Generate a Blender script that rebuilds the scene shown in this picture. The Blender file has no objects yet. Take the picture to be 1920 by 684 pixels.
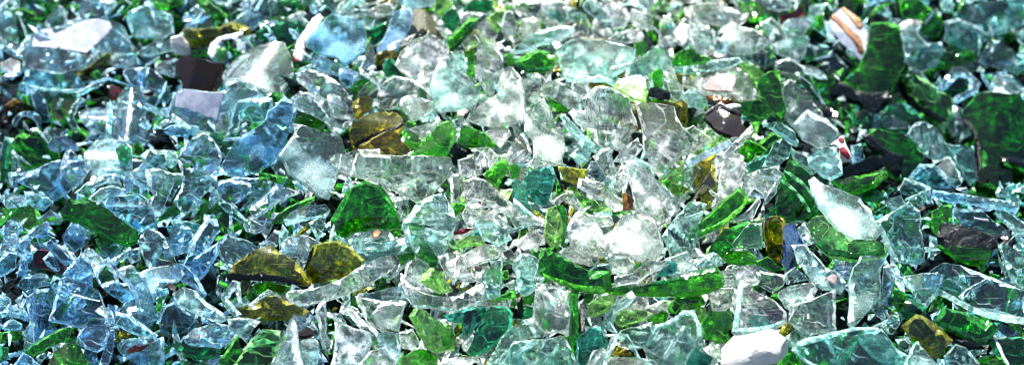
import bpy, math, random
import numpy as np
from mathutils import Vector, Matrix, noise
from mathutils.geometry import delaunay_2d_cdt

R = random.Random(11)
SC = bpy.context.scene
COL = SC.collection
W0, H0 = 1920.0, 684.0

# ------------------------------------------------------------------ camera
LENS, SENSOR = 70.0, 36.0
DIST = 1.55
PITCH = math.radians(43)
TARGET = Vector((0, 0, 0.03))
FWD = Vector((0, math.cos(PITCH), -math.sin(PITCH)))
RIGHT = Vector((1, 0, 0))
UPV = RIGHT.cross(FWD).normalized()
CAMPOS = TARGET - FWD * DIST
cam_data = bpy.data.cameras.new('camera')
cam = bpy.data.objects.new('camera', cam_data)
COL.objects.link(cam)
cam.matrix_world = Matrix((
    (RIGHT.x, UPV.x, -FWD.x, CAMPOS.x), (RIGHT.y, UPV.y, -FWD.y, CAMPOS.y),
    (RIGHT.z, UPV.z, -FWD.z, CAMPOS.z), (0, 0, 0, 1)))
cam_data.lens = LENS
cam_data.sensor_width = SENSOR
cam_data.clip_start = 0.05
cam_data.clip_end = 100
cam_data.dof.use_dof = True
cam_data.dof.focus_distance = 1.47
cam_data.dof.aperture_fstop = 5.0
SC.camera = cam


def ray(px, py):
    x = (px - W0 / 2) / W0 * SENSOR / LENS
    y = -(py - H0 / 2) / W0 * SENSOR / LENS
    return (FWD + RIGHT * x + UPV * y)


def heap(x, y):
    """height of the heap's surface: a broad mound with a hollow behind on the right"""
    h = 0.035 * math.exp(-((x - 0.03) / 0.24) ** 2 - ((y + 0.02) / 0.2) ** 2)
    h -= 0.085 * math.exp(-((x - 0.40) / 0.17) ** 2 - ((y - 0.16) / 0.17) ** 2)
    h -= 0.03 * math.exp(-((x + 0.42) / 0.15) ** 2 - ((y - 0.12) / 0.15) ** 2)
    h += 0.006 * noise.noise(Vector((x * 9, y * 9, 1.3)))
    return h


def hit(px, py, lift=0.0):
    d = ray(px, py)
    t = (CAMPOS.z - lift) / -d.z
    for _ in range(25):
        p = CAMPOS + d * t
        e = p.z - (heap(p.x, p.y) + lift)
        t += e * 0.8 / -d.z
    return CAMPOS + d * t

TRACE = """
@0,0
c|z3 t4 b3,80 f.35|130,270 190,175 300,150 470,112 620,115 690,140 718,205 765,330 700,372 600,358 520,362 430,388 330,406 230,396 132,380 118,310|large clear curved shard with a white painted patch, upper left
=paint|175,260 190,190 240,165 290,168 308,192 400,150 480,115 560,110 620,130 632,160 560,235 485,300 330,280
q|z4 t5 b2,85 f.15|135,390 230,396 330,408 430,412 472,470 460,508 340,517 250,512 170,490 122,455|aqua curved strip under the clear shard with the white painted patch
=edge_aqua|140,455 180,478 255,498 340,503 455,497 458,507 340,515 250,510 170,488 128,458
g|z2 t5|215,100 290,0 338,0 320,30 252,132 225,125|narrow bright green sliver standing above the white painted patch
c|z1 f.3|262,110 300,40 350,20 385,60 380,130 340,165 285,150|cloudy clear shard right of the green sliver, above the white painted patch
c|z2 b3,20 f.25|392,0 640,0 612,60 560,110 470,108 410,70|round shouldered clear piece cut by the top edge, above the painted patch
g|z1|605,110 620,30 680,0 770,0 735,55 690,80 640,118|olive green folded shard between two cloudy clear pieces at the top
g|z3 t4|690,70 770,-10 800,-10 760,50 715,84|thin light green splinter lying against the olive green folded shard
g|z0|60,60 110,45 200,75 215,110 130,112 60,95|blurred green shard by the top left corner above the aqua strip
e|z0|90,130 150,115 250,140 245,165 180,185 120,195 90,175|dull green shard showing through behind the white painted patch
c|z2 f.2|0,20 70,70 105,210 118,330 80,300 40,240 0,230|long blurred clear shard at the left edge of the heap
c|z3 t4 f.3|0,245 50,270 118,318 112,335 40,300 0,275|pale splinter pointing at the left tip of the aqua strip
b|z2|0,350 60,320 115,345 105,400 60,440 25,400 0,395|small bluish shard with a white glint left of the aqua strip
b|z2 t4|170,508 210,505 262,570 290,684 240,690 200,620|blue grey strip hanging below the left end of the aqua strip
g|z1|275,575 330,520 400,515 440,545 400,620 380,684 290,690|dark green pane behind the blue grey strip
a|z0 f.1|40,600 100,560 190,600 230,640 200,680 60,684|dark olive brown shard in the shade at the left edge
b|z3 b3,90|70,684 110,635 165,625 225,645 235,690 215,720 200,680 150,650 110,670 90,710|arched pale rim piece standing over the dark hollow at left
c|z3 t4|385,640 405,590 450,545 475,560 440,600 420,650 440,700 470,730 410,720 388,690|hooked clear piece left of the glinting bottle neck
c|z3 b4,0 f.25|445,620 520,590 620,590 655,640 640,720 600,740 520,720 460,680|round flat clear shard leaning on the glinting bottle neck
c|z4 t5 b16,90 f.3|620,520 700,490 790,495 808,560 806,680 825,720 790,780 720,790 640,760 600,690 640,600|clear bottle neck piece with a long vertical sun glint
r|z2|610,470 660,480 690,520 660,560 620,540|dark red shard seen through the glass above the glinting bottle neck
k|z2|735,455 770,455 785,490 750,488|tiny black red chip beside the clear vertical blade
r|z2|815,480 850,475 872,510 850,540 820,525|purple red chip right of the clear vertical blade
b|z4 t3|768,375 785,370 803,470 806,600 795,600 785,470|thin upright clear blade crossing above the bottle neck glint
c|z3 t4 f.2|430,520 560,450 600,440 590,470 500,510 450,535|thin clear splinter from the aqua strip to the bottle neck
o|z1|430,410 500,380 600,300 640,300 640,370 600,420 500,440 440,440|olive shard glowing through the clear shard with the painted patch
c|z3 b5,20 f.25|700,395 790,375 870,390 940,470 965,540 940,580 880,520 820,500 730,470|arched clear piece above the purple red chip
q|z3 t4 f.3|720,60 790,30 900,60 970,90 980,200 900,220 800,210 745,190 715,110|large cloudy clear slab near the top, left of the dark green rod
c|z2 f.35|760,300 880,215 980,215 990,270 900,300 850,320 780,310|whitish clear shard under the large cloudy slab
c|z2 f.35|870,350 930,335 985,370 980,420 930,410 880,395|small cloudy clear chip left of the dark brown shard
g|z1|810,10 850,-10 960,-10 940,40 870,35|bright green shard glinting at the top edge
m|z1|820,560 880,540 905,570 880,610 830,600|grey teal chip in the hollow left of the white painted strip
c|z4 t3 f.3|820,595 900,620 945,645 905,650 840,615|short white splinter left of the white painted strip
@1,0
g|z0|0,0 60,-10 70,20 20,40 -10,30|light green chip at the top edge left of the dark green rod
g|z4 t6|140,0 220,0 290,60 340,90 300,140 250,115 180,50|dark green rod slanting down from the top edge
c|z2 f.3|230,-10 330,-10 350,10 320,22 250,12|white cloudy scrap at the top edge beside the dark green rod
o|z4 t9 b6,10|75,165 160,165 280,155 340,128 430,150 458,180 430,205 330,215 250,265 130,272 95,240 75,200|thick dark olive bar with a rounded left end
W|z5 t1.5|208,300 225,240 265,208 330,195 410,183 405,200 380,218 405,250 405,290 380,285 365,240 340,220 290,225 262,250 245,320 225,322|crumpled white paper like scrap draped under the olive bar
g|z2|105,290 160,272 205,275 210,310 150,320 112,308|small bright green chip under the olive bar
l|z2|245,320 262,270 300,262 320,300 305,340 270,345|yellow green chip beneath the crumpled white scrap
W|z2 f.5|0,215 60,200 110,250 120,310 90,318 30,312 0,280|frosted white lump left of the dark brown shard
k|z4 t6|18,340 60,312 200,335 290,350 295,372 235,515 150,515 60,500 55,440 18,390|dark brown almost black square shard with rust streaks
a|z3|235,515 290,368 302,440 285,480 255,515|amber edge chip glowing at the right of the dark brown shard
c|z5 t4 b5,60 f.3|290,390 330,340 400,275 500,250 625,230 650,260 680,330 685,390 655,440 600,510 560,508 480,480 380,440 310,440 285,420|large clear bowl shaped shard with a round sun glint, green behind it
g|z1|430,350 600,290 700,240 705,310 690,440 640,490 540,470|dark green shard beneath the clear bowl shaped shard
e|z2 b4,10|480,185 560,140 660,110 760,130 755,180 720,250 640,245 540,230|emerald curved shard with yellow glow left of the pale blue slab
c|z3 t4|400,10 430,-10 460,-10 445,90 420,120 400,105|upright clear strip near the top, left of the white glints
m|z1 f.2|460,0 640,0 620,60 540,110 470,150 450,110|grey clear shard at the top behind the emerald curved shard
e|z1|590,0 700,0 720,50 670,90 610,100 600,50|dark teal shard at the top left of the small white glint
c|z3 f.4|650,100 740,62 760,80 700,118 655,125|small milky sliver above the emerald curved shard
W|z4 t2 f.4|690,310 705,240 740,190 800,100 840,75 860,100 820,170 760,230 745,340 700,345|crinkled white foil folded along the left of the pale blue slab
R|z4 t2|683,300 700,330 735,348 700,350 686,335|bright red scrap at the foot of the crinkled foil
B|z6 t5|760,225 860,115 910,75 1000,90 1090,115 1100,190 1095,290 990,370 965,360 940,330 840,310 765,265|pale sky blue slab like a thick square tile, upper left of centre
b|z5 t4 b3,60|790,330 820,305 870,318 960,365 1050,410 1045,440 970,430 930,420 850,395 800,370|narrow pale blue lens shaped shard under the sky blue slab
c|z6 t6 b5,40 f.15|705,420 740,385 790,380 900,430 960,480 1010,540 1045,620 1000,705 960,710 900,690 850,600 770,500 715,450|large clear twisted piece with rounded left loop below the blue slab
c|z7 b4,0|895,560 910,520 950,515 970,560 1000,600 990,650 930,640 905,600|small rounded clear lump on the twisted clear piece
c|z5 f.2|645,550 720,505 790,520 850,600 890,660 840,665 750,625 690,600|pale striped clear shard left of the twisted clear piece
g|z2|690,660 760,640 850,655 880,684 850,720 700,720|green shard under the pale striped clear shard
q|z5 t6 f.2|362,620 375,575 450,562 565,560 570,600 560,670 520,690 470,700 400,670|blue ring like shard with an open dark middle
c|z2 f.15|220,520 500,470 505,560 450,562 370,575 280,660|dim clear curved wall right of the white painted strip
c|z5 t5 b5,80 f.25|30,520 90,505 220,520 300,510 310,470 430,460 500,545 500,600 430,600 330,720 330,800 200,790 60,730 -10,680 -20,600|long clear curved bottle wall carrying a white painted strip
=edge_clear|0,640 100,705 200,745 330,745 420,685 425,705 330,780 200,782 60,725 -5,678
=paint|30,530 95,510 220,522 305,518 285,590 265,668 210,660 150,630 60,608 20,600
m|z3|45,640 60,608 150,635 200,660 180,672 110,665|grey window like patch of glass beneath the white painted strip
b|z2|590,580 640,565 680,590 640,610 600,605|small bluish chip left of the pale striped clear shard
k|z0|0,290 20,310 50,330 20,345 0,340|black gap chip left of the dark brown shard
@2,0
o|z2|190,0 260,-10 310,-10 280,30 210,28|amber brown shard at the top edge above the blue mirrored piece
c|z3 f.3|0,60 60,45 160,55 200,35 260,10 300,0 318,20 300,60 280,85 210,100 150,85 60,85|milky clear piece crossing above the sky blue slab
b|z3 f.4|330,-5 530,-5 520,30 440,50 370,28|white blue scrap at the top edge above the blue mirrored piece
m|z2 t4|145,115 270,85 285,105 260,125 150,150|dark grey bar between the slab and the blue mirrored piece
e|z1|135,170 255,120 262,160 240,220 170,260 140,230|dark grey green shard left of the blue mirrored piece
B|z4 t3 f.1|185,270 260,165 290,60 380,40 400,90 370,180 340,250 300,285 190,300|blue mirror like face of the dark speckled shard above centre left
k|z4 t4|380,45 440,40 520,90 565,140 575,210 540,230 470,180 420,210 345,270 330,240 372,180|black speckled shard with gold dust beside the blue mirror face
o|z3 b5,0|195,310 260,275 310,280 320,305 300,325 250,330 210,360|dark olive curved chip beneath the blue mirror face
e|z3|230,400 240,340 280,325 310,345 350,400 350,430 290,415 250,430|dark green lump left of the clear hexagonal shard
c|z8 t5 f.3|300,345 330,285 400,225 480,175 560,200 600,230 600,255 560,310 520,420 470,455 435,478 400,440 330,385 290,335|clear rounded hexagonal shard with bright top glint, dark speckles inside
b|z3 f.15|65,460 100,380 130,330 150,220 180,250 195,330 150,430 90,475|bluish curved shard hanging from the lower right of the sky blue slab
b|z5 b4,0|-10,370 40,370 90,405 70,450 30,475 -10,440|pale blue nub at the end of the lens shaped shard
k|z1|160,370 230,365 230,400 160,405|small navy chip left of the dark green lump
c|z4|90,540 140,470 195,432 230,450 215,490 170,530 110,560|clear triangular chip left of the rounded clear piece
g|z2|205,420 240,430 200,450 130,480 70,480 100,450|dark green sliver behind the clear triangular chip
o|z5 t6|80,600 90,555 140,525 195,555 190,600 100,655|deep olive gold chip above the amber curved shard
c|z6 t5 b6,30 f.3|200,520 230,470 290,440 380,450 440,480 500,550 480,610 420,600 340,570 290,620 210,610 195,570|rounded clear piece with teal and violet inside, left of centre
e|z5|420,480 450,475 505,525 490,550 440,545|dark teal wedge between the hexagonal shard and the clear nugget
c|z8 b4,0 f.5|335,585 360,545 420,530 470,550 540,570 545,610 490,650 430,680 390,650 350,620|frosted white nugget in front of the rounded clear piece
o|z6 t8 b6,170|60,690 150,630 240,612 310,620 340,650 350,700 300,745 120,800 60,815 40,740|amber curved shard with blue sheen and a thick dark front edge
=rim|62,795 76,812 120,796 300,742 350,698 348,676 300,705 200,745 120,772
l|z3|520,20 560,-10 620,0 640,30 600,90 560,95 520,60|light green shard at the top right of the black speckled shard
e|z4|560,110 590,60 630,30 665,90 660,140 620,180 580,150|emerald green gem shaped chip with light centre
g|z7 t7|575,310 600,220 720,105 770,110 765,145 700,220 640,280|green prism bar leaning right of the hexagonal shard
=edge_dark|578,308 640,278 700,218 763,145 768,112 738,130 695,190 615,270
q|z4 f.25|575,320 640,280 680,280 705,340 700,400 660,405 620,380|pale green round chip at the foot of the green prism bar
c|z6 f.2|672,240 740,180 770,200 780,240 740,270 700,290|clear diamond shaped chip right of the green prism bar
g|z3|680,290 755,270 755,330 750,420 730,435 700,400 700,340|bright green shard under the clear diamond shaped chip
c|z4 f.35|660,85 720,65 810,75 790,100 720,130 680,140|whitish clear shard crossed by the green prism bar
e|z2|690,40 740,0 850,0 850,60 800,70 720,70|teal green shard near the top right of the emerald gem chip
l|z3|820,100 870,60 930,50 910,110 890,180 850,150|yellow green shard at the top left of the upright clear shard
c|z5 f.2|760,130 820,105 870,170 880,190 850,230 800,240 760,170|clear shard with a white edge above the long clear spearhead
g|z1|915,300 965,285 975,350 930,360|bright green chip at the right of the clear spearhead
c|z7 t5 f.15|765,250 800,240 860,240 910,310 915,390 880,420 850,540 810,520 750,410|clear folded spearhead with white outlines
q|z5 t5 f.3|505,560 530,430 575,340 650,390 740,440 800,510 770,590 680,620 560,630 520,600|pale aqua broad shard with a bluish sheen behind the clear nugget
c|z4 f.3|440,470 520,440 560,350 580,380 520,460 505,520 470,510|clear sliver tucked under the right of the hexagonal shard
W|z3 f.2|660,620 700,612 720,620 690,655 665,650|beige stone chip below the pale aqua broad shard
q|z6 f.3|520,600 550,630 540,660 460,684 440,660|small aqua chip right of the frosted nugget
@2,0
c|z7 t4 f.55|680,684 760,600 880,520 900,410 960,380 1010,440 1030,520 1035,684 900,700 860,725 760,700|large frosted white pane above centre, sparkling with dust
c|z5 f.25|905,150 925,65 965,60 990,130 990,200 950,230 920,190|upright clear shard with a white left edge near the top centre
@3,0
c|z4 t6 b8,160 f.25|0,-10 240,-10 300,20 348,125 280,148 180,135 80,95 0,45|ridged clear bottle base curving in from the top centre
c|z4 b4,0 f.4|30,190 60,115 120,108 160,140 150,200 90,240 40,235|milky clear lump left of the long aqua prism
q|z6 t7|0,280 120,190 260,145 348,148 345,190 230,240 60,300 0,300|long aqua prism slab under the ridged bottle base
q|z5 f.2|310,60 350,40 430,90 420,115 360,130 320,110|pale aqua chip at the end of the ridged bottle base
q|z5 b5,30|395,50 430,10 480,20 520,70 530,120 490,130 440,90|aqua kidney shaped curved chip near the top
c|z6 t6 f.2|520,30 540,0 600,-10 640,40 658,95 620,140 560,155 540,100|clear block with a blue base edge at the top
c|z5 f.2|655,100 680,40 730,60 800,110 800,160 730,150|clear folded pane with a white ridge right of the blue based block
c|z2 f.3|700,0 860,0 850,30 800,100 740,60 690,30|dim grey clear shard cut by the top edge right of centre
c|z3 f.35|430,140 520,150 620,155 720,155 740,200 700,225 640,235 540,220 480,210|broad clear ledge above the clear tray with white frost
e|z4|565,170 620,155 640,165 610,225 570,225|teal wedge inside the broad clear ledge
c|z2 f.3|350,140 430,120 440,200 400,215 340,210|rumpled clear shard left of the broad clear ledge
g|z3|690,240 740,215 768,240 740,290 690,330|green chip right of the clear tray with white frost
q|z6 t6 b3,90 f.4|235,260 330,215 400,215 520,220 640,240 690,260 690,330 560,420 540,445 300,440 280,400|clear tray shaped shard with white frost in its middle
k|z3|380,225 520,222 610,255 600,300 520,300 400,290|dark speckled shard glimpsed through the clear tray
g|z8 t6|10,350 70,310 150,275 205,290 240,330 238,372 200,408 90,415 30,375|light green wedge with a deep green broken rim
=edge_dark|12,350 32,373 90,412 200,405 236,372 200,380 100,385 45,350
o|z2|320,470 400,450 560,460 580,430 640,400 600,450 560,490 430,490|amber rim gleaming below the clear tray
l|z4|240,290 270,310 240,370 230,330|yellow green sliver touching the light green wedge
q|z7 t4 f.3|655,370 750,300 830,255 880,300 905,360 870,400 740,440 660,420|lavender clear shard with teal streak right of the clear tray
l|z8 t7|555,490 620,440 700,420 745,440 765,490 750,560 700,555 600,505|lime green block with a yellow sun glint
g|z8|765,420 830,380 848,400 845,490 800,495 790,450|small vivid green upright chip right of the lime block
k|z7 t6|755,500 800,482 878,515 878,555 830,560 760,540|black shiny chunk right of the lime block
g|z6|765,545 840,555 860,572 780,572|green sliver under the black shiny chunk
c|z7 t5 f.15|845,395 880,400 960,480 970,530 930,560 900,545 870,470|bright clear prism right of the black chunk
g|z5|885,370 920,310 960,280 1060,310 1140,330 1090,360 960,375|light green pane below the upright clear oval
W|z4 f.4|915,190 950,130 1000,140 1000,220 960,255 925,235|milk white pointed scrap left of the upright clear oval
c|z3 f.15|860,210 900,200 920,240 880,255|grey green chip left of the milk white scrap
c|z6 b3,0 f.25|165,485 210,455 290,470 340,500 380,580 330,620 240,570 175,530|clear shard with a ribbed top left of the pointed clear arch
c|z8 t4 f.2|325,480 380,422 425,470 435,530 370,580 340,540|pointed clear arch with a dark middle
c|z6 f.2|40,500 110,420 160,420 170,490 140,578 80,600|clear pyramid shard left of the ribbed clear shard
g|z4|190,550 240,560 330,620 300,640 230,610|thin deep green wedge under the clear pyramid
c|z8 t5 f.55|70,684 60,640 180,545 220,620 240,700 290,740 300,850 290,930 230,915 120,890 110,780 70,740|tall frosted white shard beside the deep green wedge
c|z7 f.55|-20,470 0,400 30,450 60,560 80,700 20,690 -60,670|frosted white blade between the white pane and the clear pyramid
c|z9 t6 b8,80 f.25 r|405,560 480,485 560,490 660,545 710,684 720,720 640,790 600,850 520,830 480,820 440,720|big clear ribbed bottle wall with vertical flutes, centre
g|z4|570,540 650,560 675,600 620,620 590,600|green patch glowing through the fluted bottle wall
o|z4|590,640 700,610 760,560 900,575 960,570 965,640 940,720 700,720 600,700|olive brown shard behind the fluted bottle wall
c|z8 t4 f.35|690,560 800,575 915,600 945,684 1005,820 900,920 830,1010 790,960 745,860 735,760 720,680|large clear kite shaped pane with white rim right of the fluted wall
c|z9 t3 f.3|755,684 760,620 800,580 850,620 868,684 800,740 745,765|thin clear lens on the upper left of the kite shaped pane
o|z2|900,575 965,560 980,600 975,720 960,700 930,620|amber green corner behind the kite shaped pane
c|z6|320,620 340,610 420,620 440,720 360,684|clear dark centred shard left of the fluted wall
q|z6|260,650 290,630 420,780 400,810 370,780|green tinted clear strip left of the fluted wall
@4,0
c|z3 b5,20 f.15|20,30 100,10 230,30 330,75 320,110 240,140 150,130 60,110 0,60|dark glassy bowl wall at the top right of centre
c|z4 t5 f.3|210,160 270,125 330,110 345,70 368,80 360,110 320,140 250,160 200,180|curved white lip below the glassy bowl wall
g|z3|305,0 400,-10 460,40 465,75 430,110 370,110 340,60|bright green glinting shard at the top right of centre
c|z7 t5|40,150 45,95 85,85 165,165 155,280 125,310 80,270 45,220|upright clear oval pane with white outline
c|z5 b6,0 f.3|215,220 270,150 400,165 470,215 475,260 400,300 310,310 230,280|rumpled clear dome with scattered white sparks
b|z4 f.2|180,250 250,230 240,300 170,290|dim bluish chip left of the rumpled clear dome
c|z3 f.25|430,130 500,100 560,150 600,220 520,240 470,200|dark striped clear shard right of the rumpled dome
r|z3|545,85 620,60 690,20 680,80 640,120 560,130|brown red shard under blurred sparks near the top
c|z4 b6,0 f.3|560,180 580,110 670,70 720,110 700,170 640,205 600,210|round blurred clear lump over the brown red shard
c|z3 f.25|430,-10 600,-10 650,20 600,60 540,70 480,60|bright blurred clear shard cut by the top edge, right
q|z4 t4 f.2|0,370 150,335 320,320 330,350 250,390 100,405 0,425|long pale green sliver above the pink brown oval
c|z6 t5 f.35|85,430 200,400 300,380 370,420 425,510 420,550 340,562 200,545 100,500|clear oval shard with a pink brown stain
=stain|120,490 150,440 230,420 290,430 295,460 275,525 200,515
c|z3 f.2|0,430 85,430 90,490 50,500 0,480|grey green chip left of the pink brown oval
q|z7 b3,0|0,520 60,495 130,545 135,580 90,610 0,560|aqua clear nugget below the pink brown oval
W|z4|150,300 175,285 230,305 215,322 170,320|small gritty white stone above the long pale green sliver
c|z5 t5 f.3|510,250 600,215 680,195 710,225 700,300 660,350 600,330 540,300|clear hooked pane right of the rumpled dome
c|z4 f.25|510,350 600,335 690,390 680,440 590,420 510,400|clear bluish slab below the hooked pane
m|z3 b3,0|310,300 400,290 500,300 520,340 450,370 360,340|dark grey lens shaped shard below the rumpled dome
c|z5 f.2|660,355 700,360 790,390 810,425 760,430 680,400|clear sliver with a star glint right of the bluish slab
l|z4 b3,40|330,345 400,360 450,400 460,430 440,480 400,470 370,420 340,390|curved olive green shard right of the pink brown oval
g|z7 t4|410,490 440,430 480,400 540,388 550,440 560,540 580,620 550,665 490,620 440,560|upright bright green shard with sparkling speckles
g|z4|330,570 430,555 500,620 470,684 380,684 325,630|dark green shard below left of the sparkling green one
a|z5 f.05|130,540 230,545 330,590 320,610 250,615 200,580|amber chip with silver foil below the pink brown oval
k|z5 t5 f.05|115,650 150,600 220,580 320,610 330,684 380,720 300,770 200,740|glossy black brown shard below the silver foil
W|z6 t1.5 f.3|112,650 150,612 215,570 218,578 240,590 290,580 325,590 328,600 270,616 230,592 215,582 150,622|torn silver foil edge on the black brown shard
m|z1|700,230 760,260 860,300 930,380 900,430 820,430 760,350|dark green black shard behind the hooked pane
c|z7 t6 b3,120 f.35|565,490 600,440 650,480 720,540 790,620 800,670 870,760 860,790 780,840 700,780 620,700 570,620|long knobbly clear shard pointing down right
m|z2|640,440 720,480 800,580 840,640 820,640 740,560|long dim slab edge right of the knobbly clear shard
g|z1|700,420 860,440 880,680 830,620 760,520|dark teal green pane behind the knobbly clear shard
W|z5 t4 f.2|800,150 830,90 880,40 960,100 1040,170 1045,300 1000,340 930,280 850,200|white printed bottle piece with brown zigzag stripes, top right
=stripe|825,95 850,75 975,190 1010,235 1020,280 990,260 900,170
=stripe|885,45 905,35 1000,110 1015,140 1005,165 985,160
=stripe|960,235 975,235 1020,285 1010,305 985,290
c|z6 t3 f.4|800,115 830,130 855,180 850,235 820,235 815,180|small white lug in front of the zigzag printed piece
g|z6|745,100 780,85 800,110 795,160 775,190 750,150|small dark green shard left of the zigzag printed piece
g|z2|820,-5 870,-5 880,35 850,45|bright green corner at the top edge left of the zigzag piece
@5,0
g|z7 t6 b8,70|90,115 170,118 262,140 275,240 285,360 240,440 205,520 160,560 100,530 40,510 -70,470 -60,430 20,370 70,270|large bright green bottle piece widening downward, right
k|z6 t6|-160,490 -80,450 10,500 60,515 190,510 195,560 170,605 110,640 60,610 -60,570 -130,560|black navy broken edge under the large bright green bottle piece
g|z4 b4,60|255,0 380,0 440,50 500,100 505,170 480,210 420,200 370,170 380,110 280,100|blurred light green shard near the top right
k|z5 t4|238,0 250,0 265,105 255,115|thin black upright edge beside the blurred light green shard
c|z5 b5,20 f.3|250,130 310,95 380,105 385,140 360,180 410,240 500,230 510,290 480,340 380,395 320,390 290,300 280,220|clear ragged lobe with many sun sparks, right
c|z3 f.4|480,20 530,0 560,30 545,70 500,70|blurred white cube shaped chip at the top right
q|z3 f.3|560,60 700,20 960,30 980,140 880,160 760,190 650,150 570,110|large blurred pale teal slab in the top right corner
c|z4 f.35|520,130 600,110 700,150 755,200 740,240 620,275 520,240|blurred lavender shard under the pale teal slab
c|z4 f.3|765,225 830,230 900,280 960,370 930,430 880,400 800,380 700,350|blurred pale pane at the far right above the dark green sheet
c|z3 f.3|770,480 800,420 880,410 970,480 970,550 880,530|dull lilac pane against the right edge
g|z2|500,300 600,270 690,300 700,340 620,370 500,390 440,380|dark green shard below the sparking ragged lobe
b|z7 t5 f.15|450,490 500,460 560,380 600,372 660,400 715,450 700,500 640,530 570,575 560,545 640,500 660,470 640,430 590,420 520,490 480,515|clear arch shaped hoop with two white glints, right
l|z5 t6 b6,120|270,450 330,415 400,440 500,510 560,550 550,620 520,684 430,650 350,580 290,520|olive green curved pane with a black rim, right
=rim|240,460 272,445 300,520 380,595 470,640 530,684 480,690 400,640 320,590 270,530
e|z3|520,420 640,430 650,500 540,550 480,500|teal pane seen inside the clear hoop
e|z4 b4,0 f.1|150,640 230,570 330,610 420,684 400,720 200,720 150,684|dusky teal shard under the olive curved pane
c|z5 f.2|150,660 220,645 300,684 330,720 180,730|dim clear chip left under the dusky teal shard
e|z4 b4,60 f.05|0,610 60,620 120,660 110,720 20,700|dark teal shard under the black navy broken edge
c|z2 f.25|520,684 560,580 610,600 640,684 690,720 560,760|dim clear pane left of the black rimmed green sheet
G|z5 t6 b10,90|610,640 660,560 720,510 840,520 980,560 980,1050 850,1080 740,1040 700,1020 720,900 700,780|huge deep green curved sheet on the right edge
=rim|600,620 640,660 690,730 720,820 725,930 705,1035 685,1030 700,930 695,830 670,750 625,690
@0,1
c|z5 b4,0 f.25|468,190 520,110 590,60 650,90 735,130 740,250 705,290 650,265 590,270 545,300 500,240|clear wedge with a large round sun glint below the bottle neck
e|z6 f.15|650,150 680,115 735,140 730,200 700,230 660,200|mint tinted corner of glass at the right of the sun glint
g|z4 t7|70,130 100,80 140,60 240,90 290,130 350,170 340,215 250,240 150,265 120,230 75,170|emerald green rectangular shard with a striped sheen at the left edge
e|z2 t4 f.05|0,90 50,120 50,330 0,340|dark teal bottle corner at the left border
c|z4 f.2|60,160 100,200 105,270 60,280|slim pale chip under the emerald rectangular shard
b|z5 f.2|270,130 290,90 370,75 440,110 460,140 370,150 330,165 290,155|pale horn shaped shard right of the emerald rectangle
c|z3 f.35|240,60 290,35 340,45 370,75 290,92 260,85|frosted lilac lump above the pale horn shaped shard
b|z5 t5 b4,30|100,335 180,280 340,215 370,300 410,370 320,450 280,430 180,380 110,350|blue clear bowl shaped shard with a sharp left tip
c|z6 t5 f.2|340,270 370,170 400,160 480,230 515,270 440,370 420,365 360,320|clear rounded triangle right of the blue bowl shard
b|z6 t4|130,385 180,390 280,430 285,460 240,500 180,480 140,440|small clear lens below the blue bowl shard
c|z5 t4 b3,10 f.15|410,410 480,350 580,300 650,300 640,330 540,370 440,420|long blue clear sliver left of the stacked edges
c|z4 f.25|580,265 660,260 720,290 700,300 610,310 550,300|thin pale bar under the sun glint wedge
g|z3|740,140 780,110 815,150 800,205 750,200|deep green chip right of the sun glint wedge
c|z6 t6 b3,0|800,190 850,155 970,160 1000,190 980,230 930,255 880,265 820,235|faceted clear gem like piece, left part of the heap
c|z6 t6 b4,0|725,285 790,235 850,280 865,350 820,365 760,330|clear cube like chip left of the folded clear pair
c|z4 f.15|680,300 760,330 840,380 830,410 750,410 700,380|dim clear chip above the rippled clear sheet
c|z7 t5 b4,0 f.25|845,260 960,265 990,330 960,410 930,490 870,480 845,430 880,410 850,360|folded clear pair of lobes hanging beside the rippled sheet
b|z5 t5 b3,0 f.15 r|580,440 700,405 810,415 870,520 880,600 800,610 700,560 600,480|rippled blue clear sheet with fine horizontal ridges
c|z6 f.2|490,430 560,370 640,360 710,380 640,430 560,450|clear sliver with bright threads above the long green bar
G|z8 t8 b3,120|335,500 385,420 480,435 600,480 700,560 775,605 770,660 730,690 640,665 560,615 440,560 350,530|long green bar with a glassy highlight, left of centre
b|z5 b3,0|345,640 390,590 450,558 480,570 475,640 460,700 400,740 360,690|blue clear tongue below the long green bar
b|z4 t5|100,684 200,580 280,540 300,600 260,640 200,640 140,720|long pale blue shard running down left below the blue bowl
c|z5|0,690 50,625 90,615 120,650 110,690 40,750 0,730|bright blue white chip at the left border
b|z4|0,590 60,540 110,550 125,590 60,640 10,640|small blue faceted chip near the left border
q|z3|200,540 280,490 350,530 330,570 260,580|aqua chip below left end of the long green bar
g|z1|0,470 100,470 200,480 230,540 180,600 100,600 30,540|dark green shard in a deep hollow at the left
b|z3 t3|10,450 60,400 130,410 150,470 90,480 30,480|dim blue pane above the dark green hollow
b|z3|60,280 150,280 180,310 100,330 110,370 70,360|thin clear pane left of the blue bowl shard
b|z4 f.15|210,640 260,620 320,650 310,700 230,700|blue white facet between two blue shards at lower left
c|z6 t5 b3,0 f.25|780,684 800,620 870,605 920,640 940,684 980,760 1000,840 960,890 880,870 820,800|clear tooth shaped shard with a bright top below the rippled sheet
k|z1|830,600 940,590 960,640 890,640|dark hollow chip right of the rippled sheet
@1,1
b|z4 b4,0 f.15|-40,60 0,20 120,20 165,40 130,75 30,85|curved violet tinted shard under the white painted strip wall
c|z8 t5 b3,0 f.15|45,190 90,120 170,60 210,75 260,130 285,190 270,240 215,285 130,250 60,215|tall clear arch shaped shard with a blue shine
c|z7 t5 f.1|80,300 130,255 220,290 265,310 250,370 180,420 150,480 100,512 60,500 20,440 60,370|smoky clear ragged shard under the tall clear arch
c|z7 t5 b4,0 f.35|-30,170 0,155 30,160 45,215 10,250 -20,230|white milky end of a shard left of the tall clear arch
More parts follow.
